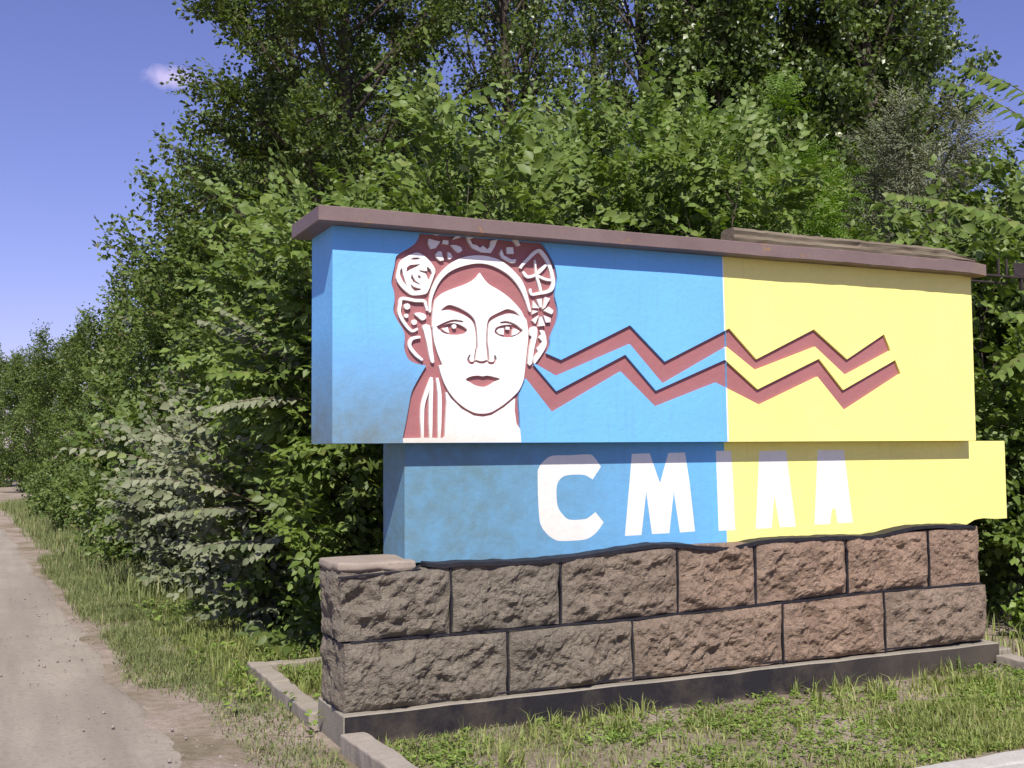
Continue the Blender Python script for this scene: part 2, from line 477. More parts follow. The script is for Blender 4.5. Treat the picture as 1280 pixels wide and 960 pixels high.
def relief(shapes, depth, y0, parent, names, mats):
    """each class becomes a mesh; walls close the steps between different depths"""
    V, F, C = partition(shapes); edge = {}
    for fi, f in enumerate(F):
        for i in range(len(f)):
            a, b = f[i], f[(i + 1) % len(f)]; edge.setdefault((min(a, b), max(a, b)), []).append(fi)
    res = {}
    for c in sorted({c for c in C if c is not None}):
        vv, ff, idx = [], [], {}

        def vid(i, y):
            k = (i, round(y, 5))
            if k not in idx: idx[k] = len(vv); vv.append((V[i].x, y0 + y, V[i].y))
            return idx[k]
        for fi, f in enumerate(F):
            if C[fi] != c: continue
            ff.append([vid(i, depth[c]) for i in f])
            for i in range(len(f)):
                a, b = f[i], f[(i + 1) % len(f)]
                for g in edge[(min(a, b), max(a, b))]:
                    if g != fi and C[g] is not None and depth[C[g]] > depth[c] + 1e-6:
                        ff.append([vid(a, depth[c]), vid(a, depth[C[g]]), vid(b, depth[C[g]]), vid(b, depth[c])])
        res[c] = link(names[c], py_mesh(names[c], vv, ff, mats[c]), parent)
    return res


# ------------------------------------------------------------------ the sign
W, T_, ZB, ZT = 4.597, 0.414, 1.56, 2.71
sign = empty('town_sign', (0, 0, 0), 'long blue and yellow town sign with a flower wreathed woman, on granite blocks', 'sign')
REC = 0.017
A = Frame(480, 270, 5.3333, 0); B = Frame(480, 400, 5.3333, 0)
P1 = Frame(480, 280, 10.667, 0); P2 = Frame(600, 280, 10.667, 0); P3 = Frame(480, 360, 10.667, 0); P4 = Frame(600, 360, 10.667, 0)
PX = Frame(0, 0, 1, 0)


def clip_top(P, z=ZT - .004, zb=ZB + .002):
    return [(q[0], min(max(q[1], zb), z)) for q in P]


def AB(a, b):   # A-window points then B-window points, as A-window points
    return [(x, y) for x, y in a] + [(x, y + 693.3) for x, y in b]


sh = []
bx0 = on_y(902.3, 297, 0); bx1 = on_y(910, 551, 0)
sl = (bx1[0] - bx0[0]) / (bx1[2] - bx0[2]); xb = lambda z: bx0[0] + sl * (z - bx0[2])
sh.append(('blue', [(0, ZB), (xb(ZB), ZB), (xb(ZT), ZT), (0, ZT)]))
sh.append(('yellow', [(xb(ZB), ZB), (W, ZB), (W, ZT), (xb(ZT), ZT)]))
sh.append(('white|dividing_line|', [(xb(ZB) - .004, ZB), (xb(ZB) + .007, ZB), (xb(ZT) + .005, ZT), (xb(ZT) - .003, ZT)]))
# two zigzag ribbons
sh.append(('brown|hair|' + '', PX([(672, 436), (683.8, 442.1), (701.4, 449.8), (787.7, 406.5), (831, 452), (911.6, 410.5), (945.6, 449), (1017.5, 411.6), (1059, 449), (1105, 417.8), (1113.4, 438.1), (1056.6, 468.8), (1019, 433.4), (944, 462.5), (908.2, 433.4), (828.7, 479.6), (787.2, 429.9), (695.5, 469.8), (666, 453)])))
sh.append(('brown|hair|' + '', PX([(655, 450), (668.6, 457.3), (695.5, 489), (781.8, 443.3), (820, 488.3), (906.3, 449.6), (947.2, 486.6), (1023.75, 448.4), (1054, 487.5), (1119, 450), (1126, 466.9), (1055.6, 513), (1022, 471), (949.4, 506), (895, 478.2), (819.3, 508.2), (776, 464.4), (690.4, 515.2), (652, 466)])))
headL = AB([(248, 40), (245, 85), (235, 130), (210, 180), (165, 215), (105, 250), (80, 272), (70, 330), (55, 400), (50, 450), (65, 500), (70, 560), (62, 630), (80, 680), (110, 730), (135, 775), (138, 830), (135, 880), (150, 930)],
           [(165, 262), (195, 283), (240, 297), (280, 303)])
headN = AB([], [(282, 303), (230, 390), (185, 480), (165, 580), (145, 690), (126, 782)])
headR = AB([], [(908, 725), (905, 640), (898, 530), (915, 460), (945, 395), (1000, 300), (1045, 270), (1090, 212)]) + \
    [(1108, 860), (1108, 820), (1125, 770), (1150, 710), (1160, 650), (1155, 600), (1140, 540), (1145, 480), (1155, 420), (1150, 380), (1135, 320), (1100, 250), (1065, 195), (1030, 155), (1010, 100)]
sh.append(('brown|hair|' + '', clip_top(A(catmull(headL, 3, False) + catmull(headN, 3, False) + AB([], [(127, 826), (915, 826)]) + catmull(headR, 3, False)))))
# neck, chin line, face
sh.append(('white|neck|' + '', clip_top(B([(412, 480), (418, 560), (412, 640), (405, 778), (398, 786), (345, 786), (300, 784), (240, 786), (126, 788), (128, 830), (915, 830), (908, 727), (884, 692), (871, 600), (876, 500), (660, 560)]))))
face_low = [(946, 267), (940, 330), (930, 400), (905, 460), (870, 502), (800, 562), (720, 612), (660, 624), (600, 616), (520, 570), (450, 500), (402, 420), (376, 345)]
sh.append(('brown|hair|' + '', B([(950, 300)] + [(x + (x - 655) * .026, y + 21) for x, y in face_low] + [(372, 300)])))
face = catmull(AB([(640, 378), (662, 412), (700, 455), (760, 490), (830, 540), (890, 600), (920, 640), (935, 672), (950, 692), (958, 740), (962, 800), (955, 880)], face_low), 3, False) + AB([], [(366, 306), (391, 296)]) + \
    catmull(AB([], [(391, 295), (370, 250), (345, 180), (330, 110), (324, 40)]) + [(322, 740), (325, 660), (335, 590), (350, 550), (400, 510), (470, 480), (540, 455), (590, 430), (620, 405)], 3, False)
sh.append(('white|face|' + '', A(face)))
# headband
sh.append(('white|headband|' + '', A(catmull([(300, 635), (302, 560), (320, 480), (355, 410), (400, 355), (460, 305), (540, 272), (630, 262), (720, 275), (800, 310), (870, 370), (920, 430), (950, 500), (970, 580), (980, 635), (965, 630), (945, 570), (910, 490), (860, 420), (800, 370), (720, 330), (640, 315), (560, 325), (480, 350), (420, 385), (370, 440), (335, 510), (318, 570), (314, 635)], 3))))
# brows running into the nose
sh.append(('brown|brow_and_nose_line|' + str(len(sh)), A(catmull(AB([(380, 630), (410, 602), (440, 592), (480, 602), (530, 625), (575, 655), (604, 690), (617, 740), (623, 800), (626, 880)], [(620, 200), (610, 268), (599, 266), (609, 190)]) + [(613, 880), (612, 800), (605, 745), (590, 706), (560, 676), (510, 650), (460, 634), (420, 626)], 3))))
sh.append(('brown|brow_and_nose_line|' + str(len(sh)), A(catmull(AB([(908, 668), (880, 637), (850, 624), (820, 620), (780, 636), (720, 666), (694, 695), (683, 760), (680, 850)], [(679, 150), (687, 220), (692, 270), (704, 268), (699, 200)]) + [(693, 850), (694, 800), (697, 752), (708, 710), (740, 683), (790, 660), (840, 650), (880, 658)], 3))))
for s_, w_ in (([(575, 232), (563, 262), (575, 284), (598, 284), (612, 270)], 17), ([(610, 270), (640, 281), (665, 281), (692, 270)], 17), ([(692, 272), (705, 286), (735, 284), (744, 260), (738, 235)], 17)):
    sh.append(('brown|brow_and_nose_line|' + str(len(sh)), B(stroke(s_, w_))))
# eyes
sh.append(('brown|eye|' + str(len(sh)), A(stroke([(352, 740), (420, 710), (470, 697), (530, 705)], 15))))
sh.append(('brown|eye|' + str(len(sh)), A(catmull([(356, 744), (400, 726), (450, 713), (500, 721), (553, 752), (546, 778), (500, 790), (450, 791), (400, 781), (375, 763)], 3))))
sh.append(('white|eye_white|' + str(len(sh)), A([(385, 750), (426, 740), (430, 760), (437, 780), (408, 768)])))
sh.append(('white|eye_white|' + str(len(sh)), A(circ((468, 736), 15))))
sh.append(('brown|eye|' + str(len(sh)), A(stroke([(775, 712), (820, 708), (870, 725), (925, 764)], 15))))
sh.append(('brown|eye|' + str(len(sh)), A(catmull([(737, 768), (750, 743), (790, 728), (840, 724), (880, 735), (927, 765), (880, 797), (830, 809), (780, 802), (745, 784)], 3))))
sh.append(('white|eye_white|' + str(len(sh)), A([(752, 768), (765, 751), (798, 745), (799, 792), (770, 787)])))
sh.append(('white|eye_white|' + str(len(sh)), A([(860, 750), (880, 752), (906, 768), (885, 788), (855, 797)])))
sh.append(('white|eye_white|' + str(len(sh)), A([(812, 738), (838, 740), (836, 758), (812, 756)])))
# mouth
sh.append(('brown|lips|' + '', B(catmull([(545, 396), (580, 376), (630, 370), (660, 375), (690, 370), (740, 380), (776, 393), (740, 411), (700, 436), (660, 446), (610, 436), (575, 416)], 3))))
# rose
sh.append(('white|rose|' + '', P1(catmull([(440, 380), (500, 400), (580, 460), (640, 530), (685, 610), (670, 680), (630, 790), (580, 910), (520, 940), (400, 950), (340, 930), (240, 850), (175, 760), (165, 690), (185, 600), (210, 510), (270, 450), (370, 400)], 2))))
for q in ([(345, 472), (400, 445), (460, 445), (490, 467), (420, 475)], [(300, 640), (305, 580), (350, 545), (490, 533), (440, 565), (370, 598)], [(240, 580), (215, 620), (215, 680), (250, 760), (320, 842), (285, 760), (258, 680)],
          [(370, 660), (360, 720), (390, 770), (470, 808), (487, 800), (420, 750), (392, 710)], [(448, 680), (490, 690), (492, 732), (458, 717)], [(350, 795), (400, 835), (502, 865), (480, 882), (410, 892), (370, 850)],
          [(570, 563), (622, 600), (642, 660), (610, 740), (588, 740), (560, 662), (480, 634), (468, 613), (545, 625), (577, 625)]):
    sh.append(('brown|rose_line|' + str(len(sh)), P1(q)))
# six-petal flower
for q in ([(600, 195), (752, 235), (690, 320), (625, 335), (590, 260)], [(905, 212), (960, 125), (1010, 130), (1022, 180)], [(890, 280), (960, 280), (1030, 310), (1045, 355), (1000, 385), (950, 350)],
          [(850, 370), (890, 390), (915, 440), (880, 472), (853, 460)], [(730, 360), (770, 370), (780, 420), (800, 482), (750, 492), (700, 450), (690, 400)], [(790, 212), (860, 222), (860, 275), (780, 262)], [(640, 80), (740, 92), (712, 150), (660, 120)]):
    sh.append(('white|wreath_petal|' + str(len(sh)), clip_top(P1(q))))
sh.append(('white|wreath_petal|' + str(len(sh)), clip_top(A([(552, 112), (602, 118), (574, 155), (590, 188), (615, 193), (640, 212), (660, 198), (690, 222), (706, 205), (712, 165), (757, 140), (740, 200), (713, 247), (650, 242), (590, 214), (560, 168)]))))
for q in ([(818, 208), (860, 208), (866, 252), (820, 252)], [(785, 222), (771, 250), (788, 282), (850, 313), (876, 312), (882, 288), (850, 290), (800, 262)], [(838, 143), (892, 158), (910, 196), (888, 202), (868, 172)]):
    sh.append(('white|wreath_petal|' + str(len(sh)), A(q)))
# fan flower
sh.append(('white|fan_flower|' + '', P2(stroke([(540, 590), (570, 540), (640, 470), (720, 390), (790, 355), (850, 410), (905, 500), (955, 640), (978, 770), (960, 860), (900, 900), (800, 920), (690, 935), (670, 860)], 46))))
for q, w_ in (([(752, 675), (745, 590), (735, 480)], 20), ([(755, 672), (820, 610), (885, 540)], 42), ([(752, 680), (860, 730), (955, 750)], 34), ([(752, 690), (790, 800), (815, 900)], 36), ([(765, 670), (640, 705), (575, 635)], 40)):
    sh.append(('white|fan_flower|' + '', P2(stroke(q, w_, 3))))
# berries, leaves, ears
sh.append(('white|wreath_leaf|' + str(len(sh)), P3(stroke([(450, 540), (375, 572), (285, 480), (208, 340), (215, 230), (232, 145), (300, 142), (420, 165), (535, 172), (560, 230), (580, 300)], 42))))
for c_, r_ in (((310, 245), 42), ((300, 370), 28), ((405, 455), 36)): sh.append(('white|wreath_leaf|' + str(len(sh)), P3(circ(c_, r_, 9))))
sh.append(('white|wreath_leaf|' + str(len(sh)), P3(catmull([(405, 340), (470, 325), (550, 350), (562, 400), (510, 432), (450, 382)], 2))))
sh.append(('white|wreath_leaf|' + str(len(sh)), A(stroke([(243, 806), (188, 818), (172, 865), (210, 919), (258, 960)], 22))))
sh.append(('white|wreath_leaf|' + str(len(sh)), B(catmull([(258, 35), (305, 35), (318, 120), (325, 200), (335, 277), (312, 277), (290, 170), (268, 80)], 2))))
for q in ([(710, 170), (790, 268), (705, 265)], [(755, 150), (825, 140), (825, 258), (802, 258)], [(870, 120), (935, 140), (868, 260), (840, 280)], [(850, 300), (920, 250), (980, 300), (960, 350)], [(845, 362), (940, 400), (940, 455), (880, 460)], [(800, 382), (825, 382), (870, 500), (780, 510)], [(785, 362), (740, 475), (695, 430)], [(705, 295), (780, 310), (700, 350)]):
    sh.append(('white|wreath_leaf|' + str(len(sh)), P4(q)))
sh.append(('white|wreath_leaf|' + str(len(sh)), B(catmull([(975, 55), (1005, 42), (1022, 60), (1020, 110), (1000, 200), (985, 292), (960, 292), (972, 180), (986, 112), (970, 100)], 2))))
sh.append(('white|wreath_leaf|' + str(len(sh)), B(catmull([(1037, 70), (1070, 75), (1085, 150), (1070, 200), (1010, 287), (998, 285), (1003, 245), (1028, 215), (1020, 190), (1042, 170), (1055, 140), (1033, 118), (1050, 95)], 2))))
for q in ([(320, 382), (290, 470), (262, 560), (255, 650), (258, 790)], [(320, 400), (314, 520), (312, 650), (313, 790)], [(355, 385), (372, 500), (372, 650), (369, 790)]):
    sh.append(('white|wreath_leaf|' + str(len(sh)), B(stroke(q, 24, 4))))
keys = {c for c, _ in sh}
dep = {c: (REC if c.startswith('brown') else 0) for c in keys}
nmap = {c: ({'blue': 'blue_face', 'yellow': 'yellow_face'}.get(c) or c.split('|')[1]) for c in keys}
mmap = {c: {'blue': M_blue, 'yellow': M_yellow, 'white': M_white, 'brown': M_brown}[c.split('|')[0]] for c in keys}
rel = relief(sh, dep, 0, sign, nmap, mmap)
rel['brown|hair|']['label'] = 'sunken red brown hair, wreath ground and zigzag ribbons'
rel['white|face|']['label'] = 'white face of the woman'


def ring_body(name, x0, x1, y0, y1, z0, z1, mat, bev=.006):
    """box behind a relief face, open at the front, rounded at nothing else"""
    V = [(x0, y0, z0), (x1, y0, z0), (x1, y0, z1), (x0, y0, z1), (x0, y1, z0), (x1, y1, z0), (x1, y1, z1), (x0, y1, z1)]
    F = [[4, 7, 6, 5], [0, 3, 7, 4], [1, 5, 6, 2], [0, 4, 5, 1], [3, 2, 6, 7]]
    return link(name, py_mesh(name, V, F, mat), sign)


ring_body('panel_box', 0, xb(ZB), 0, T_, ZB, ZT, M_blue)
ring_body('panel_box', xb(ZB) + .001, W, 0, T_ - .002, ZB, ZT, M_yellow)

# lettered band, ragged along its foot
YB = 0.10
LB1 = Frame(660, 555, 5.818, YB); LB2 = Frame(870, 550, 5.818, YB); PB = Frame(0, 0, 1, YB)
rag = [(512, 704), (530, 704), (560, 703), (600, 702), (640, 701), (700, 696), (730, 692), (760, 688), (800, 682), (830, 679), (850, 682), (880, 683), (905, 682), (930, 677), (945, 673), (1000, 672), (1060, 670), (1090, 668), (1130, 659), (1165, 655), (1190, 657), (1205, 657), (1222, 648.5), (1253, 648)]
rg = PB(rag)
rr = random.Random(5); rag2 = []
for i in range(len(rg) - 1):
    for j in range(4):
        t = j / 4; rag2.append((rg[i][0] * (1 - t) + rg[i + 1][0] * t, rg[i][1] * (1 - t) + rg[i + 1][1] * t + rr.uniform(-.005, .005)))
rag2.append(rg[-1]); rag2[0] = (0.434, .86); x1b = 4.985; rag2[-1] = (x1b, rag2[-1][1])
ZBT = ZB - .002
split = [PB([(905, 551)])[0], PB([(909, 684)])[0]]
sb_ = (split[1][0] - split[0][0]) / (split[1][1] - split[0][1]); xs_ = lambda z: split[0][0] + sb_ * (z - split[0][1])
zk = min(rag2, key=lambda q: abs(q[0] - xs_(.93)))[1]; kx = xs_(zk)
bl = [q for q in rag2 if q[0] < kx - .004] + [(kx, zk)]; yl = [(kx, zk)] + [q for q in rag2 if q[0] > kx + .004]
LET = {'letter_a_s': LB1(catmull([(70, 200), (85, 160), (125, 115), (180, 85), (300, 82), (440, 75), (480, 95), (530, 165)], 3, False) + catmull([(470, 258), (425, 230), (380, 222), (300, 225), (250, 240), (215, 285), (207, 350), (215, 450), (250, 510), (300, 550), (400, 548), (440, 535), (490, 495)], 3, False) + catmull([(550, 570), (500, 640), (440, 685), (370, 700), (240, 705), (185, 690), (130, 645), (90, 580), (78, 480), (72, 350)], 3, False)),
       'letter_b_m': LB1([(755, 72), (885, 68), (960, 285), (1020, 65), (1142, 62), (1175, 280), (1215, 635), (1105, 643), (1060, 350), (1028, 648), (902, 655), (860, 350), (825, 662), (705, 668), (745, 200)]),
       'letter_c_i': LB2([(145, 80), (255, 78), (270, 300), (285, 655), (165, 660)]),
       'letter_d_l': LB2([(460, 80), (655, 75), (725, 630), (610, 635), (570, 400), (550, 640), (435, 645)]),
       'letter_e_a': LB2([(885, 72), (1075, 70), (1140, 600), (1030, 605), (1015, 500), (990, 500), (975, 610), (862, 615)])}
sb = [('blue', bl + [(xs_(ZBT), ZBT), (0.434, ZBT)]), ('yellow', yl + [(x1b, ZBT), (xs_(ZBT), ZBT)])] + [(k, v) for k, v in LET.items()]
nm = {'blue': 'blue_band', 'yellow': 'yellow_band'}; mt = {'blue': M_blueband, 'yellow': M_yellow}; dp = {'blue': 0, 'yellow': 0}
for k in LET: nm[k] = 'letter'; mt[k] = M_letter; dp[k] = 0
rb = relief(sb, dp, YB, sign, nm, mt)
for k, l in (('letter_a_s', 'white painted letter С'), ('letter_b_m', 'white painted letter М'), ('letter_c_i', 'white painted letter І'), ('letter_d_l', 'white painted letter Л'), ('letter_e_a', 'white painted letter А')): rb[k]['label'] = l


def band_body(name, P, mat, y1):
    n = len(P); V = [(q[0], YB, q[1]) for q in P] + [(q[0], y1, q[1]) for q in P]
    F = [[i, i + n, (i + 1) % n + n, (i + 1) % n] for i in range(n)] + [list(range(n, 2 * n))]
    link(name, py_mesh(name, V, F, mat), sign)


band_body('band_box', bl + [(xs_(ZBT), ZBT), (0.434, ZBT)], M_blueband, .46)
band_body('band_box', yl + [(x1b, ZBT), (xs_(ZBT) + .001, ZBT)], M_yellow, .458)

# roof slab: painted sheet-metal coping
bm = box_bm(-.103, 4.636, -.105, .47, ZT + .001, ZT + .082, .004, 1)
bmesh.ops.subdivide_edges(bm, edges=[e for e in bm.edges if abs(e.verts[0].co.x - e.verts[1].co.x) > 1], cuts=60)
for v in bm.verts:
    v.co.z += .004 * noise.noise(Vector((v.co.x * 1.6, 0, 3))) + (.006 * noise.noise(Vector((v.co.x * 9, 1, 3))) if v.co.x > 2.6 else 0) * (1 if v.co.z < ZT + .04 else .4)
    v.co.y += .003 * noise.noise(Vector((v.co.x * 2.2, 5, v.co.z)))
    if v.co.x > 4.5: v.co.z -= .012 * (v.co.x - 4.5) / .13
link('roof_coping', bm_mesh('roof_coping', bm, M_roof), sign)


# ---- granite blocks
def rough_block(name, zb0, zb1, zt0, zt1, x0, x1, y0, y1, seed, amp, ends=(False, False), nx=58, nz=32, ny=24):
    """rock-faced block: front pitched and bulging, other faces flatter; bottom/top edges may slope"""
    bm = bmesh.new(); vid = {}
    off = Vector((seed * 7.13, seed * 3.7, seed * 1.9))

    def put(u, v, w):
        k = (round(u, 4), round(v, 4), round(w, 4))
        if k in vid: return vid[k]
        x = x0 + (x1 - x0) * u; zb = zb0 + (zb1 - zb0) * u; zt = zt0 + (zt1 - zt0) * u
        z = zb + (zt - zb) * v; y = y0 + (y1 - y0) * w; p = Vector((x, y, z)); q = p + off
        d = Vector((0, 0, 0))
        em = lambda a, l: max(0.0, min(1.0, min(a, 1 - a) / l))
        if w == 0:
            m_ = (em(u, .12) if not ends[0] or u > .5 else min(1, .35 + u / .12)) * em(v, .16); m_ = m_ * (2 - m_)
            f = noise.fractal(q * 4.2, 1.0, 2.1, 4); r = 1 - abs(noise.noise(q * 8.0)) * 2.2
            cell = noise.voronoi(q * 11.0)[0]; fac = (cell[1] - cell[0])
            c2 = noise.voronoi(q * 27.0)[0]; hi = noise.fractal(q * 22, .8, 2.1, 4)
            d.y -= m_ * amp * (.25 + 1.15 * f + .5 * r + .8 * fac) + (.25 + .75 * m_) * (.010 * hi + .016 * (c2[1] - c2[0]) - .004)
        elif (u == 0 and ends[0]) or (u == 1 and ends[1]):
            m_ = em(w, .2) * em(v, .14)
            d.x += (-1 if u == 0 else 1) * (m_ * amp * (.35 + .8 * noise.fractal(q * 5, 1, 2.1, 4) + .4 * noise.voronoi(q * 10)[0][0]) + .010 * noise.fractal(q * 22, .8, 2, 4))
        j = .010
        d += Vector((noise.noise(q * 7) * j, noise.noise(q * 7 + Vector((9, 0, 0))) * j, noise.noise(q * 7 + Vector((0, 9, 0))) * j * .8))
        vid[k] = bm.verts.new(p + d); return vid[k]

    def grid(fn, a, b):
        for i in range(a):
            for k in range(b):
                try: bm.faces.new([fn(i / a, k / b), fn((i + 1) / a, k / b), fn((i + 1) / a, (k + 1) / b), fn(i / a, (k + 1) / b)])
                except ValueError: pass
    grid(lambda a, b: put(a, b, 0), nx, nz)
    grid(lambda a, b: put(0, b, a), ny, nz); grid(lambda a, b: put(1, b, a), ny, nz)
    grid(lambda a, b: put(a, 1, b), nx, ny)
    bmesh.ops.recalc_face_normals(bm, faces=bm.faces)
    if sum(f.normal.y for f in bm.faces if f.calc_center_median().y < y0 + .03) > 0: bmesh.ops.reverse_faces(bm, faces=bm.faces)
    return link(name, bm_mesh(name, bm, M_stone), sign)


XT = [0.052, 0.67, 1.34, 2.13, 2.70, 3.43, 4.14, 4.60]
ZJ = lambda x: .523 + .0 * x + .030 * smooth01((x - 1.6) / 1.5) + .022 * smooth01((x - 3) / .6)
ztop = lambda x: float(np.interp(x, [0, .5, .67, 1.34, 2.0, 2.13, 2.6, 2.7, 3.4, 4.14, 4.6], [.90, .885, .885, .895, .93, .935, .925, .935, .935, .955, .965]))
G = .010
for i in range(7):
    a, b = XT[i] + (G if i else 0), XT[i + 1] - (G if i < 6 else 0)
    rough_block('stone_block', float(ZJ(a)) + G * .8, float(ZJ(b)) + G * .8, ztop(a), ztop(b), a, b, .012, .39, 3 + i, [.040, .036, .036, .034, .034, .036, .016][i], (i == 0, i == 6))
XLW = [0.062, 1.0, 1.80, 2.89, 3.72, 4.63]
for i in range(5):
    a, b = XLW[i] + (G if i else 0), XLW[i + 1] - (G if i < 4 else 0)
    rough_block('stone_block', .165 + .006 * i, .165 + .006 * (i + 1), float(ZJ(a)) - G * .8, float(ZJ(b)) - G * .8, a, b, -.008, .40, 23 + i, [.036, .040, .040, .040, .036][i], (i == 0, i == 4), nx=76)
link('mortar_core', bm_mesh('mortar_core', box_bm(.12, 4.54, .075, .36, .15, .865), M_mortar), sign)


def joint(P, w, y, name='mortar_joint', seed=0, d=.012):
    """painted pointing: a thin raised wobbly strip on the wall"""
    P = [np.array(q, float) for q in P]; fine = []
    for i in range(len(P) - 1):
        n = max(2, int(np.linalg.norm(P[i + 1] - P[i]) / .03))
        for k in range(n): fine.append(P[i] + (P[i + 1] - P[i]) * k / n)
    fine.append(P[-1]); n = len(fine); V = []
    for i, q in enumerate(fine):
        t = fine[min(i + 1, n - 1)] - fine[max(i - 1, 0)]; t /= np.linalg.norm(t); nn = np.array([-t[1], t[0]])
        wob = .003 * noise.noise(Vector((q[0] * 9, q[1] * 9, seed))); ww = w * (1 + .35 * noise.noise(Vector((q[0] * 14, q[1] * 14, seed + 5)))) / 2
        for s_, yy in ((-1, y + d), (-.7, y), (.7, y), (1, y + d)):
            e = q + nn * (ww * s_ + wob); V.append((e[0], yy, e[1]))
    F = []
    for i in range(n - 1):
        for k in range(3): F.append([i * 4 + k, i * 4 + k + 1, i * 4 + k + 5, i * 4 + k + 4])
    F += [[0, 3, 2, 1], [4 * n - 4, 4 * n - 3, 4 * n - 2, 4 * n - 1]]
    return link(name, py_mesh(name, V, F, M_black), sign)


for i in range(1, 7):
    x = XT[i]; z0, z1 = float(ZJ(x)), ztop(x)
    if i == 5:
        joint([(x, z0), (x + .005, z1 - .09), (x - .04, z1)], .017, .004, seed=i); joint([(x + .006, z1 - .10), (x + .05, z1)], .014, .004, seed=i + 9)
    else: joint([(x - .004, z0), (x + .002, (z0 + z1) / 2), (x - .005, z1)], .018 if i in (4,) else .013, .004, seed=i)
for i in range(1, 5):
    x = XLW[i]; joint([(x, .175), (x - .004, .35), (x - .006, float(ZJ(x)))], .013, -.016, seed=20 + i)
joint([(x, float(ZJ(x))) for x in np.linspace(.10, 4.60, 16)], .013, -.010, seed=40)
joint([(x, .178 + .0065 * (x - .1)) for x in np.linspace(.12, 4.58, 14)], .010, -.014, seed=44, d=.02)
# black painted line where the plaster meets the stones
joint([(q[0], q[1] - .004) for q in rag2[::3] if .5 < q[0] < 4.62], .032, -.004, 'black_edge_line', 50, d=.10)
# smooth mortar cap over the free left end of the stones
bm = box_bm(.034, .470, -.004, .39, .896, .934, .016, 3)
bmesh.ops.subdivide_edges(bm, edges=bm.edges[:], cuts=3, use_grid_fill=True)
for v in bm.verts:
    q = v.co * 6; v.co += Vector((noise.noise(q) * .012, noise.noise(q + Vector((4, 0, 0))) * .012, noise.noise(q * 1.4 + Vector((0, 4, 0))) * .012))
    if v.co.z < .92: v.co.z -= .012 + .03 * noise.noise(Vector((v.co.x * 9, v.co.y * 9, 2)))
    v.co.z += .012 * (v.co.y - .1)
link('cap_stone', bm_mesh('cap_stone', bm, M_cap, True), sign)
joint([(.03, .862), (.16, .866), (.30, .874), (.44, .880), (.485, .905)], .012, -.016, 'black_edge_line', 61)
# plinth
bm = box_bm(.044, 4.69, -.062, .425, -.12, .170, .006, 1)
bmesh.ops.subdivide_edges(bm, edges=[e for e in bm.edges if abs(e.verts[0].co.x - e.verts[1].co.x) > 1], cuts=70)
for v in bm.verts:
    v.co += Vector((0, noise.noise(v.co * 5) * .007, noise.noise(v.co * 3.3) * .006 + .005 * (v.co.x / 2.3 - 1)))
link('plinth', bm_mesh('plinth', bm, M_plinth), sign)

# ---- weathered timber lying on the coping
bm = bmesh.new(); nx, k = 90, 10; rings = []
for i in range(nx + 1):
    u = i / nx; x = 2.515 + u * 2.03; ring = []
    h = .084 * (1 - .12 * u) + .010 * noise.noise(Vector((x * 2.1, 0, 0))) + .004 * noise.noise(Vector((x * 9, 2, 0))) - .05 * smooth01((u - .86) / .14)
    for j, (yy, zz) in enumerate([(-.085, 0), (-.092, .25), (-.088, .5), (-.094, .78), (-.078, 1), (-.03, 1.02), (.02, .98), (.045, .7), (.045, .3), (.035, 0)]):
        q = Vector((x, yy, zz)); crack = -.014 * max(0, 1 - abs(zz - .62 - .18 * noise.noise(Vector((x * 2.1, 7, 0)))) * 6) * (noise.noise(Vector((x * 1.7, 3, 1))) > .02)
        ring.append(bm.verts.new((x, yy - crack + .007 * noise.noise(Vector((x * 6, zz * 4, 3))), ZT + .0845 + zz * h + (.004 * noise.noise(Vector((x * 15, yy * 30, 1))) if zz > 0 else 0))))
    rings.append(ring)
for i in range(nx):
    for j in range(k): bm.faces.new([rings[i][j], rings[i + 1][j], rings[i + 1][(j + 1) % k], rings[i][(j + 1) % k]])
bm.faces.new(rings[0]); bm.faces.new(rings[-1][::-1]); bmesh.ops.recalc_face_normals(bm, faces=bm.faces)
tag(link('timber_beam', bm_mesh('timber_beam', bm, M_timber)), 'weathered grey timber beam lying on the coping above the yellow half', 'beam')
# bare iron frame sticking out at the far end of the coping
def bar(name, x0, x1, y0, y1, z0, z1, mat=M_iron): return link(name, bm_mesh(name, box_bm(x0, x1, y0, y1, z0, z1, .003, 1), mat), sign)


bar('coping_frame_rail', 4.62, 5.30, .05, .07, 2.735, 2.750); bar('coping_frame_rail', 4.62, 5.30, .30, .32, 2.735, 2.750)
for x in (4.70, 4.93, 5.01): bar('coping_frame_post', x, x + .015, .052, .068, 2.7505, 2.87 - .02 * (x < 4.9))
bar('coping_frame_post', 5.16, 5.178, .052, .083, 2.65, 2.7345)
bar('coping_frame_plate', 5.09, 5.22, .056, .066, 2.7505, 2.85)

# ------------------------------------------------------------------ kerbs
def kerb(x0, x1, y0, y1, z0, z1, label, mat=M_kerb, tilt=0.0, seed=0, group=None):
    bm = box_bm(x0, x1, y0, y1, z0, z1, .010, 2)
    lg = [e for e in bm.edges if (e.verts[0].co - e.verts[1].co).length > .3]
    bmesh.ops.subdivide_edges(bm, edges=lg, cuts=14)
    for v in bm.verts:
        q = v.co * 9 + Vector((seed, 0, 0)); v.co += Vector((noise.noise(q), noise.noise(q + Vector((5, 0, 0))), noise.noise(q + Vector((0, 5, 0))))) * .009
    c = Vector(((x0 + x1) / 2, (y0 + y1) / 2, 0)); Rm = Matrix.Rotation(tilt, 4, 'Z')
    for v in bm.verts: v.co = Rm @ (v.co - c)
    o = link('kerb_stone', bm_mesh('kerb_stone', bm, mat)); o.location = c
    return tag(o, label, 'kerb', group)


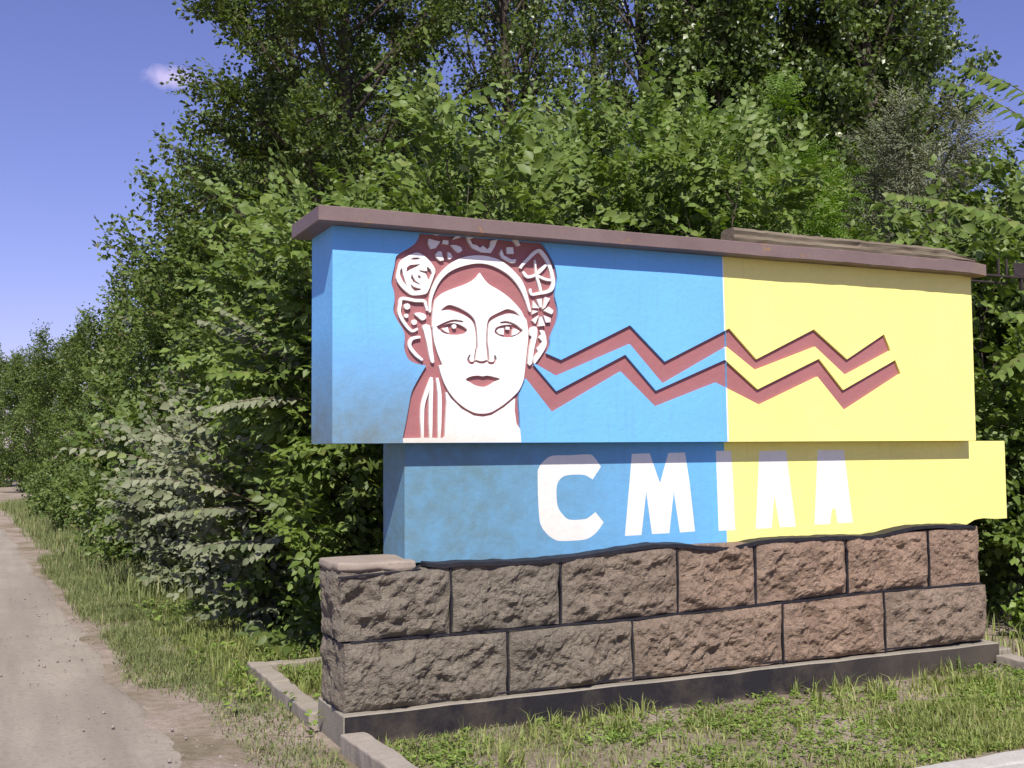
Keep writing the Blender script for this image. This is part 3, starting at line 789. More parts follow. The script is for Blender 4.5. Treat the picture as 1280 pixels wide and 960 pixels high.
kerb(.005, .125, 1.36, 2.10, -.06, .085, 'weathered concrete kerb stone whose free end lies in the grass beside the road', seed=1)
kerb(-.003, .117, .437, 1.35, -.06, .083, 'concrete kerb stone butting against the left end of the granite base', seed=2)
kerb(.13, .95, 2.02, 2.12, -.06, .075, 'short concrete kerb stone running behind the granite base', seed=3)
kerb(.030, .165, -.98, -.085, -.06, .088, 'pinkish concrete kerb stone standing out from the front left corner of the plinth', seed=4, tilt=.03)
kerb(.025, .160, -1.70, -.99, -.06, .083, 'concrete kerb stone between the corner kerb and the main road', seed=5, tilt=.02)
kerb(4.60, 4.74, -1.0, -.10, -.06, .10, 'concrete kerb stone standing out from the right end of the plinth', seed=6, tilt=-.02)
kerb(4.80, 4.93, .05, .98, -.06, .10, 'concrete kerb stone under the overhanging yellow band', seed=7)
for i in range(7):
    kerb(.2 + i * 1.0, 1.19 + i * 1.0, -1.83, -1.675, -.22, .03, 'whitewashed kerb stone along the edge of the main road', M_kerbw, seed=10 + i, group='whitewashed kerbs along the main road')

# ------------------------------------------------------------------ foliage tools
def leaf_unit(w=.55, fold=.08, droop=.12):
    V = np.array([(0, 0, 0), (-w * .42, .28, fold * .8), (-w / 2, .52, fold), (0, .45, 0), (w * .42, .28, fold * .8), (w / 2, .52, fold), (0, 1, -droop)], np.float32)
    T = np.array([(0, 3, 1), (1, 3, 2), (2, 3, 6), (0, 4, 3), (4, 5, 3), (5, 6, 3)], np.int32)
    return V, T


def leaf_round(w=.6, fold=.07, droop=.14):
    h = w / 2
    V = np.array([(0, 0, 0), (-h * .72, .16, fold * .6), (-h, .42, fold), (-h * .74, .70, fold * .5), (0, 1, -droop), (h * .74, .70, fold * .5), (h, .42, fold), (h * .72, .16, fold * .6), (0, .36, 0), (0, .68, -droop * .4)], np.float32)
    T = np.array([(0, 8, 1), (1, 8, 2), (2, 8, 9), (2, 9, 3), (3, 9, 4), (0, 7, 8), (7, 6, 8), (6, 9, 8), (6, 5, 9), (5, 4, 9)], np.int32)
    return V, T


def leaf4(w=.55, fold=.08, droop=.12):
    V = np.array([(0, 0, 0), (-w / 2, .42, fold), (0, .45, 0), (w / 2, .42, fold), (0, 1, -droop)], np.float32)
    return V, np.array([(0, 2, 1), (1, 2, 4), (0, 3, 2), (3, 4, 2)], np.int32)


def leaf_simple(w=.5, droop=.1, fold=.07):
    V = np.array([(0, 0, 0), (-w / 2, .5, fold), (0, 1, -droop), (w / 2, .5, fold)], np.float32)
    return V, np.array([(0, 1, 2), (0, 2, 3)], np.int32)


def frames(D, up, roll):
    """K directions -> K rotation matrices with columns x, y(dir), z(normal)"""
    D = D / (np.linalg.norm(D, axis=1, keepdims=True) + 1e-9)
    up = np.broadcast_to(np.asarray(up, float), D.shape) + 1e-4
    X = np.cross(D, up); X /= (np.linalg.norm(X, axis=1, keepdims=True) + 1e-9); Z = np.cross(X, D)
    c, s = np.cos(roll)[:, None], np.sin(roll)[:, None]
    return np.stack([X * c + Z * s, D, -X * s + Z * c], axis=2)


def bake(tmpl, Rm, P, S):
    V, T = tmpl; n = len(P)
    out = np.einsum('kij,vj->kvi', Rm * S[:, None, None], V) + P[:, None, :]
    return out.reshape(-1, 3), (T[None] + (np.arange(n) * len(V))[:, None, None]).reshape(-1, T.shape[1])


def merge(parts):
    Vs, Ts, b = [], [], 0
    for V, T in parts:
        Vs.append(V); Ts.append(T + b); b += len(V)
    return np.concatenate(Vs), np.concatenate(Ts)


def spray_elm(r, L=.42, n=13, leaf=.075, unit=None, droop=.18, ang=58):
    unit = unit or leaf_unit(); D, P, S, R_ = [], [], [], []
    for i in range(n):
        t = (i + .5) / n; s = -1 if i % 2 else 1
        a = math.radians(ang + r.uniform(-14, 14)) * (1 - .35 * t)
        D.append((s * math.sin(a), math.cos(a), -.25 - .3 * r.random() - droop * t)); P.append((0, L * t, -droop * L * t * t * 1.4))
        S.append(leaf * (.65 + .55 * math.sin(math.pi * min(1, .25 + t * .75))) * r.uniform(.6, 1.25)); R_.append(r.uniform(-.7, .7))
    D.append((0, 1, -droop)); P.append((0, L, -droop * L * 1.4)); S.append(leaf * .8); R_.append(0)
    return bake(unit, frames(np.array(D), (0, 0, 1), np.array(R_)), np.array(P), np.array(S))


def spray_clump(r, rad=.17, n=12, leaf=.062, unit=None, hang=.4):
    unit = unit or leaf_simple(.8); k = n
    P = np.array([(r.gauss(0, rad * .55), r.uniform(-.1, 1) * rad * 1.6, r.gauss(0, rad * .5)) for _ in range(k)])
    D = np.array([(r.gauss(0, 1), r.gauss(.3, .8), r.gauss(-hang, .6)) for _ in range(k)])
    return bake(unit, frames(D, (0, 0, 1), np.array([r.uniform(-1.2, 1.2) for _ in range(k)])), P, np.array([leaf * r.uniform(.7, 1.2) for _ in range(k)]))


def spray_pinnate(r, n=4, L=.2, pairs=7, leaf=.036):
    parts = []; u = leaf_simple(.45, .05)
    for j in range(n):
        D, P, S, R_ = [], [], [], []
        for i in range(pairs):
            t = (i + .7) / pairs
            for s in (-1, 1):
                a = math.radians(68); D.append((s * math.sin(a), math.cos(a), -.1)); P.append((0, L * t, -.25 * L * t * t)); S.append(leaf * r.uniform(.8, 1.1)); R_.append(r.uniform(-.3, .3))
        V, T = bake(u, frames(np.array(D), (0, 0, 1), np.array(R_)), np.array(P), np.array(S))
        Rm = frames(np.array([[r.gauss(0, .7), 1, r.gauss(0, .45)]]), (0, 0, 1), np.array([r.uniform(-.5, .5)]))[0]
        parts.append((V @ Rm.T + np.array([0, r.uniform(-.05, .12), 0]), T))
    return merge(parts)


def tube(pts, rad, sides=6):
    pts = np.asarray(pts, float); n = len(pts); d = np.gradient(pts, axis=0); Rm = frames(d, (.31, .17, .93), np.zeros(n))
    a = np.arange(sides) * 2 * math.pi / sides
    V = pts[:, None] + (Rm[:, :, 0][:, None] * np.cos(a)[None, :, None] + Rm[:, :, 2][:, None] * np.sin(a)[None, :, None]) * np.asarray(rad)[:, None, None]
    i = np.arange(n - 1)[:, None] * sides; j = np.arange(sides)[None]; k = (j + 1) % sides
    q = np.stack([i + j, i + k, i + sides + k, i + sides + j], -1).reshape(-1, 4)
    return V.reshape(-1, 3), np.concatenate([q[:, [0, 1, 2]], q[:, [0, 2, 3]]])


def vec(r, s=1.0): return np.array([r.gauss(0, s), r.gauss(0, s), r.gauss(0, s)])


def grow(seed, H, R, clear=.15, stems=1, limbs=18, sec=5, twig=5, rise=(10, 60), prof=None, lean=.15, rad=None, spread=.25, sag=0.0):
    """skeleton of one tree about the origin: wood tubes and twig places"""
    r = random.Random(seed); wood, TP, TD = [], [], []
    prof = prof or (lambda t: math.sqrt(max(.06, 1 - ((t - .45) / .62) ** 2)))
    rad = rad or H * .013
    for s in range(stems):
        az = r.uniform(0, 6.28); ln = lean * H * (r.random() * .6 + .4) * (1 if stems > 1 else .4)
        h = H * (1 if s == 0 else r.uniform(.7, .98)); n = 9; tr = []
        ph = r.uniform(0, 6)
        for i in range(n):
            t = i / (n - 1); tr.append((math.cos(az) * (ln * t ** 1.4 + spread * min(1, 3 * t) * (stems > 1)) + .02 * H * math.sin(3 * t + ph) * t, math.sin(az) * (ln * t ** 1.4 + spread * min(1, 3 * t) * (stems > 1)) + .02 * H * math.cos(4 * t + ph) * t, h * .97 * t - .05 * (i == 0)))
        tr = np.array(tr); wood.append(tube(tr, rad * (1 - .88 * np.linspace(0, 1, n)) * (1 if stems == 1 else .6), 7))
        a0 = r.uniform(0, 6.28)
        for l in range(limbs):
            t = clear + (1 - clear) * (l + r.random() * .8) / limbs; t = min(t, .99)
            b = np.array([np.interp(t, np.linspace(0, 1, n), tr[:, k]) for k in range(3)])
            a = a0 + l * 2.39996 + r.uniform(-.4, .4); e = math.radians(rise[0] + (rise[1] - rise[0]) * t + r.uniform(-10, 10))
            LL = R * prof(t) * r.uniform(.7, 1.1) / max(.5, math.cos(e)) * .85
            d = np.array([math.cos(a) * math.cos(e), math.sin(a) * math.cos(e), math.sin(e)])
            m = 6; pts = [b]
            for i in range(m - 1):
                pts.append(pts[-1] + d * LL / (m - 1)); d = d + vec(r, .10) + np.array([0, 0, .06 - sag]); d /= np.linalg.norm(d)
            pts = np.array(pts); rr_ = max(.006, rad * .42 * (1.05 - t)); wood.append(tube(pts, rr_ * (1 - .8 * np.linspace(0, 1, m)), 5))
            for j in range(sec):
                u = .22 + .78 * (j + r.random()) / sec; u = min(u, 1); q = np.array([np.interp(u, np.linspace(0, 1, m), pts[:, k]) for k in range(3)])
                dd = (pts[-1] - pts[0]) / (LL + 1e-6) + vec(r, .55); dd /= np.linalg.norm(dd); SL = LL * .42 * r.uniform(.6, 1.1) * (1.15 - .5 * u)
                e2 = q + dd * SL + np.array([0, 0, -.1 * SL]); wood.append(tube(np.array([q, (q + e2) / 2 + vec(r, .03), e2]), np.array([rr_ * .4, rr_ * .28, rr_ * .12]) + .0015, 3))
                for k in range(twig):
                    v = .15 + .85 * (k + r.random()) / twig; TP.append(q + (e2 - q) * v + vec(r, .03))
                    out = np.array([b[0] * 0 + math.cos(a), math.sin(a), .25]); td = dd * .6 + out * .35 + vec(r, .5); TD.append(td)
            TP.append(pts[-1]); TD.append(d)
    return wood, np.array(TP), np.array(TD)


def sprays_for(kind, seed):
    r = random.Random(seed)
    if kind == 'elm': return [spray_elm(r, r.uniform(.28, .46), r.choice([9, 11, 12]), .080, leaf_unit(.62)) for _ in range(6)]
    if kind == 'bigelm': return [spray_elm(r, r.uniform(.3, .5), r.choice([8, 9, 11]), .095, leaf_unit(.68)) for _ in range(6)]
    if kind == 'dust': return [spray_elm(r, r.uniform(.28, .46), r.choice([8, 10, 11]), .084, leaf_round(.70, .05), .1, 62) for _ in range(6)]
    if kind == 'tree': return [spray_elm(r, r.uniform(.22, .36), r.choice([9, 11]), .070, leaf_simple(.64), .15) for _ in range(3)] + [spray_clump(r, .19, 17, .072, leaf_simple(.64), .2) for _ in range(4)]
    if kind == 'pop': return [spray_clump(r, .17, 13, .080, leaf4(.85), .5) for _ in range(6)]
    if kind == 'loc': return [spray_pinnate(r) for _ in range(4)]
    if kind == 'ole': return [spray_elm(r, r.uniform(.25, .4), 15, .055, leaf_simple(.26), .1, 45) for _ in range(5)]
    if kind == 'far': return [spray_clump(r, .26, 14, .085, leaf_simple(.6), .2) for _ in range(5)]


def crown_mesh(name, kind, TP, TD, mat, seed, smin=.8, smax=1.2, upbias=.15, keep=1.0):
    r = np.random.RandomState(seed); S_ = sprays_for(kind, seed); k = len(TP)
    pick = r.randint(0, len(S_), k); ok = r.rand(k) < keep; D = TD + np.array([0, 0, upbias]); parts = []
    for i, t in enumerate(S_):
        m_ = (pick == i) & ok
        if m_.sum() == 0: continue
        parts.append(bake(t, frames(D[m_], (-.12, -.42, .9), r.uniform(-.6, .6, m_.sum())), TP[m_], r.uniform(smin, smax, m_.sum())))
    V, T = merge(parts); return np_mesh(name, V, T, mat)


def ztree(loc): return (loc[0], loc[1], float(ground_h(loc[0], loc[1])) - .02)


CACHE = {}


def tree(name, loc, label, cat, kind, mat, seed, H, R, rot=0.0, scale=1.0, group=None, cache=None, keep=1.0, bark=None, smin=.8, smax=1.2, **kw):
    root = empty(name, ztree(loc), label, cat, group); root.rotation_euler = (0, 0, rot); root.scale = (scale,) * 3
    if cache and cache in CACHE: wm, cmesh = CACHE[cache]
    else:
        wood, TP, TD = grow(seed, H, R, **kw); V, T = merge(wood); wm = np_mesh('trunk', V, T, bark or M_bark, True)
        cmesh = crown_mesh('crown', kind, TP, TD, mat, seed, smin, smax, keep=keep)
        if cache: CACHE[cache] = (wm, cmesh)
    link('trunk', wm, root, True); link('crown', cmesh, root, True)
    return root


LEAFV, LEAFT = leaf_round(.66, .07)
LEAF_BIG = {m.name: np_mesh('leaf', LEAFV, LEAFT, m) for m in (L_elm, L_dust, L_weed)}


def shoot(root, start, end, n, leaf, mat, seed, arch=.12, rows=58):
    """a young arching shoot whose single leaves can be picked apart: stem part with leaf pieces"""
    r = random.Random(seed); a, b = np.array(start, float), np.array(end, float); L = np.linalg.norm(b - a)
    ts = np.linspace(0, 1, 9); pts = a + (b - a) * ts[:, None] + np.array([0, 0, 1]) * (arch * L * 4 * ts * (1 - ts))[:, None]
    base = np.array([root.location.x, root.location.y, max(.15, a[2] - .55)]); mid = base * .5 + a * .5 + np.array([0, 0, .10])
    st = link('shoot', np_mesh('shoot', *tube(np.vstack([base, mid, pts]), np.concatenate([[.016, .010], .007 - .0055 * ts]), 5), M_twig, True), root)
    rl = Vector(root.location)
    tm = np.gradient(pts, axis=0)
    n = int(n * 1.6); leaf *= 1.12
    for i in range(n):
        t = .12 + .88 * (i + .5) / n; p = np.array([np.interp(t, ts, pts[:, k]) for k in range(3)]); d = np.array([np.interp(t, ts, tm[:, k]) for k in range(3)]); d /= np.linalg.norm(d)
        side = np.cross(d, (0, 0, 1)); side /= np.linalg.norm(side) + 1e-9
        s = -1 if i % 2 else 1; an = math.radians(rows + r.uniform(-12, 12)) * (1 - .3 * t)
        ld = d * math.cos(an) + side * s * math.sin(an) + np.array([0, 0, -.3 - .5 * r.random()])
        Rm = frames(ld[None], (-.25, -.75, .6), np.array([r.uniform(-.35, .35)]))[0]; S = leaf * (.7 + .4 * math.sin(math.pi * min(1, .3 + .7 * t))) * r.uniform(.85, 1.12)
        o = bpy.data.objects.new('leaf', LEAF_BIG[mat.name]); COL.objects.link(o); o.parent = st
        o.matrix_parent_inverse = Matrix.Translation(-rl) if root.rotation_euler.z == 0 else Matrix.Identity(4)
        o.matrix_basis = Matrix.Translation(p) @ Matrix([[*(Rm[0] * S), 0], [*(Rm[1] * S), 0], [*(Rm[2] * S), 0], [0, 0, 0, 1]])
    st.matrix_parent_inverse = Matrix.Translation(-rl)
    for ch in st.children: ch.matrix_parent_inverse = Matrix.Identity(4)


# ------------------------------------------------------------------ trees
pop_prof = lambda t: .95 if t < .55 else .95 - .75 * (t - .55) / .45
# tall dark elm beside the road and the row behind it
tree('elm_tree', (2.55, 7.9), 'tall dark green elm standing over the left end of the sign', 'tree', 'tree', L_elmd, 11, 11.5, 2.45, limbs=74, sec=9, twig=14, clear=.07, rise=(5, 55), prof=lambda t: .95 * math.sqrt(max(.05, 1 - ((t - .5) / .62) ** 2)) + .05)
tree('elm_tree', (1.75, 11.6), 'rounded mid green tree beside the road, just beyond the tall dark elm', 'tree', 'tree', L_far, 12, 5.3, 1.7, limbs=40, sec=7, twig=7, clear=.04, rise=(0, 55), smin=1.15, smax=1.6, cache='row')
tree('elm_tree', (1.75, 17.0), 'lower bushy tree of the roadside row, two beyond the tall elm', 'tree', 'tree', L_far, 13, 5.6, 1.9, rot=1.7, scale=.9, cache='row')
rowt = [((1.5, 22.5), .84, 'bushy roadside tree in the middle of the far row'), ((1.0, 28), .82, 'far roadside tree beyond the middle of the row'), ((.55, 35), .85, 'roadside tree third from the bend of the side road'), ((.1, 43), .9, 'roadside tree second from the bend of the side road'), ((-.6, 52), .98, 'roadside tree just before the bend of the side road'), ((-2.6, 60), 1.25, 'tree closing the view where the side road bends away'), ((-6.5, 64), 1.3, 'tree across the bend at the far end of the side road')]
for i, (l, s, lb) in enumerate(rowt): tree('elm_tree', l, lb, 'tree', 'tree', L_far, 13, 5.6, 1.9, rot=2.3 * i + .4, scale=s, cache='row')
for i, (l, s) in enumerate([((4.0, 15), 1.35), ((5.2, 20), 1.3), ((4.2, 26), 1.2), ((8.0, 18), 1.4)]):
    tree('elm_tree', l, 'tree deep behind the roadside row, mostly hidden', 'tree', 'tree', L_far, 13, 5.6, 1.9, rot=1.1 * i, scale=s, cache='row', group='hidden trees behind the roadside row')

for i, (l, sc_) in enumerate([((12.5, 4.6), .8), ((15.5, 3.4), .85), ((18.5, 5.0), .95), ((22.5, 2.6), .9)]):
    tree('elm_tree', l, 'bushy tree of the belt going on right of the oleaster', 'tree', 'tree', L_far, 13, 5.6, 1.9, rot=.7 + 1.9 * i, scale=sc_, cache='row', group='tree belt right of the oleaster')

# poplars behind the sign
pk = dict(limbs=60, sec=5, twig=6, clear=.10, rise=(35, 72), prof=pop_prof, rad=.17)
pops = [((5.0, 13.6), 0, .95, 'tall thin poplar behind the roof corner of the blue half', 'a', .7), ((6.2, 11.2), 1.2, 1.0, 'slender poplar rising behind the woman\'s wreath', 'a', .7), ((7.9, 13.8), 2.6, 1.0, 'airy poplar with sky showing through, behind the zigzag ribbons', 'a', .7),
        ((8.5, 10.6), .5, 1.0, 'poplar behind the meeting line of blue and yellow', 'a', .7), ((9.3, 9.2), .3, 1.0, 'dense dark poplar behind the weathered timber beam', 'b', 1.0), ((10.9, 10.0), 2.0, 1.05, 'dense poplar between the timber beam and the silver tree', 'b', 1.0), ((11.0, 8.0), 3.3, .95, 'dense poplar just behind the silver leaved tree', 'b', 1.0),
        ((12.7, 8.9), 4.4, .85, 'lower poplar at the right hand end of the poplar row', 'b', 1.0)]
for i, (l, rt, s, lb, c, kp) in enumerate(pops):
    if c == 'a': tree('poplar_tree', l, lb, 'tree', 'pop', L_pop, 31, 15, 1.55, rot=rt, scale=s, cache='popa', keep=.85, group='poplars behind the sign', **pk)
    else: tree('poplar_tree', l, lb, 'tree', 'pop', L_pop, 37, 14.5, 1.75, rot=rt, scale=s, cache='popb', smin=.9, smax=1.35, group='poplars behind the sign', **dict(pk, limbs=72, sec=6, twig=11))

back = [((10.9, 16.5), 'a'), ((13.5, 15.5), 'b'), ((15.6, 13.0), 'b'), ((11.8, 13.2), 'b'), ((4.2, 18.5), 'a')]
for i, (l, c) in enumerate(back):
    tree('poplar_tree', l, 'poplar in the back row, showing between the nearer poplars', 'tree', 'pop', L_pop, 31, 15, 1.55, rot=i * 1.3, scale=1.0 if c == 'a' else .9, cache='pop' + c, group='back row of poplars')
# young elms close behind the sign
ek = dict(stems=3, limbs=15, sec=5, twig=5, clear=.2, rise=(20, 65), lean=.2, rad=.035)
elms = [((1.15, 2.5), 3.0, .9, 41, 'young elm behind the left roof corner'), ((1.95, 2.3), 3.5, .95, 42, 'young elm behind the woman\'s wreath'), ((2.75, 2.6), 3.7, 1.05, 43, 'young elm behind the first bend of the zigzag'), ((3.55, 2.3), 3.8, .95, 44, 'young elm behind the line between blue and yellow'), ((2.6, 4.6), 4.0, 1.1, 45, 'taller elm second row back behind the blue half'), ((4.0, 4.4), 4.3, 1.1, 46, 'taller elm second row back behind the yellow half'), ((5.35, 1.75), 3.1, .75, 47, 'low elm behind the far end of the timber beam')]
for l, H, R, sd_, lb in elms:
    tree('elm_sapling', l, lb, 'tree', 'elm', L_elm, sd_, H, R, group='young elms close behind the sign', **ek)
tree('locust_tree', (5.45, 3.0), 'bright green feathery locust tree behind the timber beam', 'tree', 'loc', L_loc, 51, 4.6, 1.15, limbs=26, sec=6, twig=6, clear=.3, stems=2, rise=(5, 55), rad=.05)
tree('locust_tree', (3.4, 3.7), 'small feathery locust between the young elms', 'tree', 'loc', L_loc, 52, 4.4, .8, limbs=20, sec=5, twig=5, clear=.3, stems=2, rise=(5, 55), rad=.04)
tree('silver_tree', (8.35, 3.8), 'grey green silver leaved oleaster tree right of the sign', 'tree', 'ole', L_ole, 53, 4.5, 1.15, limbs=30, sec=7, twig=8, clear=.25, stems=2, rise=(5, 60), rad=.08)
tree('silver_tree', (6.9, 3.4), 'low silver leaved shrub behind the end of the coping', 'bush', 'ole', L_ole, 54, 3.4, 1.0, limbs=18, sec=5, twig=6, clear=.15, stems=3, rise=(5, 60), rad=.05)
re = tree('elm_tree', (6.75, 1.35), 'broad leaved elm overhanging the right end of the coping', 'tree', 'bigelm', L_elm, 55, 3.3, 1.1, stems=3, limbs=16, sec=6, twig=5, clear=.12, rise=(5, 60), rad=.05)
tree('elm_tree', (7.6, 2.3), 'elm behind the broad leaved elm beside the yellow band', 'tree', 'elm', L_elmd, 56, 3.8, 1.35, stems=3, limbs=16, sec=6, twig=5, clear=.05, rise=(5, 60), rad=.05)
tree('elm_tree', (9.6, 3.0), 'dark elm at the far right behind the oleaster', 'tree', 'tree', L_elmd, 57, 4.3, 1.5, stems=3, limbs=16, sec=6, twig=5, clear=.05, rise=(5, 60), rad=.05)
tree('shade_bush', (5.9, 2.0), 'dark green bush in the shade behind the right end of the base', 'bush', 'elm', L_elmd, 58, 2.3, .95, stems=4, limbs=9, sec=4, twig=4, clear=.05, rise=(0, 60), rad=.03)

# shrubs by the road on the left
du = tree('dusty_bush', (1.15, 4.45), 'pale dusty elm bush beside the road verge', 'bush', 'dust', L_dust, 61, 1.15, 1.25, stems=5, limbs=13, sec=5, twig=5, clear=.08, rise=(0, 55), rad=.03, sag=.03)
tree('dusty_bush', (.95, 7.0), 'second dusty bush farther along the road verge', 'bush', 'dust', L_dust, 62, 1.15, .95, stems=5, limbs=13, sec=5, twig=5, clear=.05, rise=(0, 55), rad=.03, sag=.03)
tree('dusty_bush', (.4, 10.5), 'low greyish bush on the verge beyond the dusty bushes', 'bush', 'dust', L_far, 63, 1.7, 1.0, stems=4, limbs=9, sec=4, twig=4, clear=.05, rise=(0, 55), rad=.03)
le = tree('elm_sapling', (1.25, 3.6), 'elm with long arching shoots left of the sign', 'tree', 'elm', L_elm, 64, 2.9, 1.0, stems=4, limbs=15, sec=5, twig=5, clear=.1, rise=(5, 60), rad=.035)
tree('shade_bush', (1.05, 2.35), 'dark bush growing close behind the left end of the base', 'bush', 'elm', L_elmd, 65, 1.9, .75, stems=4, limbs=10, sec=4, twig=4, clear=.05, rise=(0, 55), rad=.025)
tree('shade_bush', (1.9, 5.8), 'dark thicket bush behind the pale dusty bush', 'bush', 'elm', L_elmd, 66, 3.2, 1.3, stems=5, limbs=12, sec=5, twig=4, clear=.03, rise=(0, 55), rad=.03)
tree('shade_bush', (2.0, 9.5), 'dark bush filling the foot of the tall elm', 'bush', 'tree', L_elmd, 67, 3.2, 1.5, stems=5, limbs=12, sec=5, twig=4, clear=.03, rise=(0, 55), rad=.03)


for l, h_, sd_, lb in (((.45, 8.8), .75, 71, 'low green shrub between the dusty bushes and the road'), ((.3, 12.6), .7, 72, 'low shrub on the verge in front of the rounded tree'), ((.15, 16.0), .75, 73, 'low shrub on the verge near the middle of the tree row'), ((-.1, 21.0), .85, 74, 'low shrub on the verge toward the bend of the road')):
    tree('verge_shrub', l, lb, 'bush', 'tree', L_far, sd_, h_, .55, stems=5, limbs=8, sec=4, twig=4, clear=.05, rise=(5, 55), rad=.02, group='low shrubs along the verge')


def at(px, py, d): w = CAM + ray(px, py) * d; return tuple(w)


for i, (a, b, n) in enumerate([((400, 330, 8.4), (335, 280, 7.9), 12), ((420, 352, 8.4), (352, 320, 7.8), 12), ((385, 470, 8.3), (275, 385, 7.8), 17), ((360, 450, 8.3), (250, 400, 7.8), 15), ((385, 475, 8.2), (262, 468, 7.8), 17), ((385, 500, 8.2), (258, 512, 7.7), 18),
                               ((320, 440, 8.6), (255, 350, 8.2), 12), ((395, 430, 8.2), (330, 350, 7.7), 13)]):
    shoot(le, at(*a), at(*b), n, .085, L_dust if i in (2, 3, 5) else L_elm, 200 + i, .05)
for i, (a, b, n) in enumerate([((330, 600, 9.1), (120, 528, 9.1), 18), ((300, 620, 9.0), (160, 600, 8.7), 15), ((330, 640, 8.9), (180, 650, 8.5), 15), ((340, 680, 8.7), (230, 690, 8.2), 14), ((330, 580, 9.2), (215, 520, 8.9), 14), ((395, 600, 8.6), (300, 545, 8.3), 12), ((390, 650, 8.3), (310, 700, 7.9), 12), ((250, 600, 9.7), (80, 560, 9.7), 15)]):
    shoot(du, at(*a), at(*b), n, .085, L_dust, 220 + i, .06)
for i, (a, b, n) in enumerate([((1330, 305, 8.3), (1118, 243, 8.0), 22), ((1340, 190, 8.4), (1172, 98, 8.1), 17), ((1330, 150, 8.4), (1205, 82, 8.2), 14), ((1310, 400, 8.4), (1258, 392, 8.2), 6), ((1310, 430, 8.5), (1250, 470, 8.2), 8)]):
    shoot(re, at(*a), at(*b), n, .105, L_elm, 240 + i, .05)

# ------------------------------------------------------------------ grass, weeds, pebbles
rs = np.random.RandomState(7)


def blades(name, P, h, mat, label, lean=.5, width=.006):
    n = len(P); az = rs.uniform(0, 6.283, n); ln = np.abs(rs.normal(0, lean, n)) * h; w = width * rs.uniform(.6, 1.4, n)
    dx, dy = np.cos(az), np.sin(az); px, py = -dy * w / 2, dx * w / 2
    V = np.zeros((n, 5, 3), np.float32)
    for k, (f, l, ww) in enumerate(((0, 0, 1), (0, 0, -1), (.6, .35, .8), (.6, .35, -.8), (1, 1, 0))):
        V[:, k, 0] = P[:, 0] + dx * ln * l + px * ww; V[:, k, 1] = P[:, 1] + dy * ln * l + py * ww; V[:, k, 2] = P[:, 2] + h * f - .004 - .25 * ln * (l == 1)
    T = np.array([(0, 1, 3), (0, 3, 2), (2, 3, 4)], np.int32)[None] + (np.arange(n) * 5)[:, None, None]
    o = link(name, np_mesh(name, V.reshape(-1, 3), T.reshape(-1, 3), mat)); tag(o, label, kind='stuff'); return o


def scatter(x0, x1, y0, y1, dens, keepf):
    n = int((x1 - x0) * (y1 - y0) * dens); x = rs.uniform(x0, x1, n); y = rs.uniform(y0, y1, n)
    k = rs.rand(n) < keepf(x, y); x, y = x[k], y[k]
    k = ~((x > 0) & (x < 4.70) & (y > -.07) & (y < .55)) & ~((x > -.01) & (x < .17) & (y > -1.75) & (y < 2.1)) & ~((y < -1.62)); x, y = x[k], y[k]
    return np.stack([x, y, ground_h(x, y)], 1)


def patch(x, y, s=1.4, lo=.35, hi=.65, seed=11): return smooth01((.6 * vnoise(x, y, s, seed) + .4 * vnoise(x, y, s * 3.3, seed + 1) - lo) / (hi - lo))


lawn = scatter(.15, 8, -1.65, .1, 6500, lambda x, y: (.10 + .9 * patch(x, y, 1.2, .34, .66)) * (.12 + .88 * smooth01((-y - .12) / .5)))
blades('lawn_grass', lawn, rs.uniform(.02, .07, len(lawn)) * (.6 + .7 * patch(lawn[:, 0], lawn[:, 1], 2.2)), L_grass, 'short patchy grass in front of the sign', .8, .006)
tuft = scatter(.2, 5, -1.65, 0, 90, lambda x, y: patch(x, y, 2.1, .45, .7, 15))
tuft = np.repeat(tuft, 9, 0) + rs.normal(0, .012, (len(tuft) * 9, 3)) * np.array([1, 1, 0])
blades('grass_tufts', tuft, rs.uniform(.06, .15, len(tuft)), L_grass, 'longer grass tufts growing along the foot of the plinth', .6, .007)
dd = lambda x, y: x - road_edge(y)
verge = scatter(-2.6, 1.5, -.9, 12, 6000, lambda x, y: smooth01((dd(x, y) + .03 - .30 * vnoise(x, y, 1.5, 21) * (y < 2.0)) / .22) * (.15 + .85 * patch(x, y, 1.1, .25, .55, 23)) * smooth01((y + .9 + .6 * vnoise(x, y, 2, 25)) / 1.6) * (.6 + .4 * smooth01((y + .1 - 1.1 * vnoise(x, y, 2.3, 26)) / 1.1)))
blades('verge_grass', verge, rs.uniform(.025, .075, len(verge)) * (.7 + 1.0 * smooth01(verge[:, 1] / 6)) , L_dry, 'dry mixed grass along the verge of the side road', 1.1, .0055)
green = scatter(-.9, 1.6, 1.3, 7, 3500, lambda x, y: smooth01((dd(x, y) - .35) / .6) * (.2 + .8 * patch(x, y, 1.0, .3, .6, 27)))
blades('green_grass', green, rs.uniform(.05, .16, len(green)), L_grass, 'lush green grass between the verge and the bushes', .7, .007)
tall = scatter(-2.0, 1.4, 6, 30, 700, lambda x, y: smooth01((dd(x, y) - .1) / .4) * (.25 + .75 * patch(x, y, .7, .3, .6, 29)))
blades('tall_grass', tall, rs.uniform(.10, .36, len(tall)) * (.5 + .5 * smooth01(dd(tall[:, 0], tall[:, 1]) / .8)), L_dry, 'tall dry grass under the roadside trees', .45, .012)
other = scatter(-30, -7.3, -1, 40, 60, lambda x, y: .3 + .7 * patch(x, y, .6))
blades('far_side_grass', other, rs.uniform(.1, .35, len(other)), L_dry, 'rough grass on the other side of the side road', .5, .014)
back = scatter(4.75, 12, -1.6, 6, 300, lambda x, y: .3 + .7 * patch(x, y, 1.0))
blades('shade_grass', back, rs.uniform(.08, .25, len(back)), L_grass, 'grass in the shade right of the sign', .5, .009)


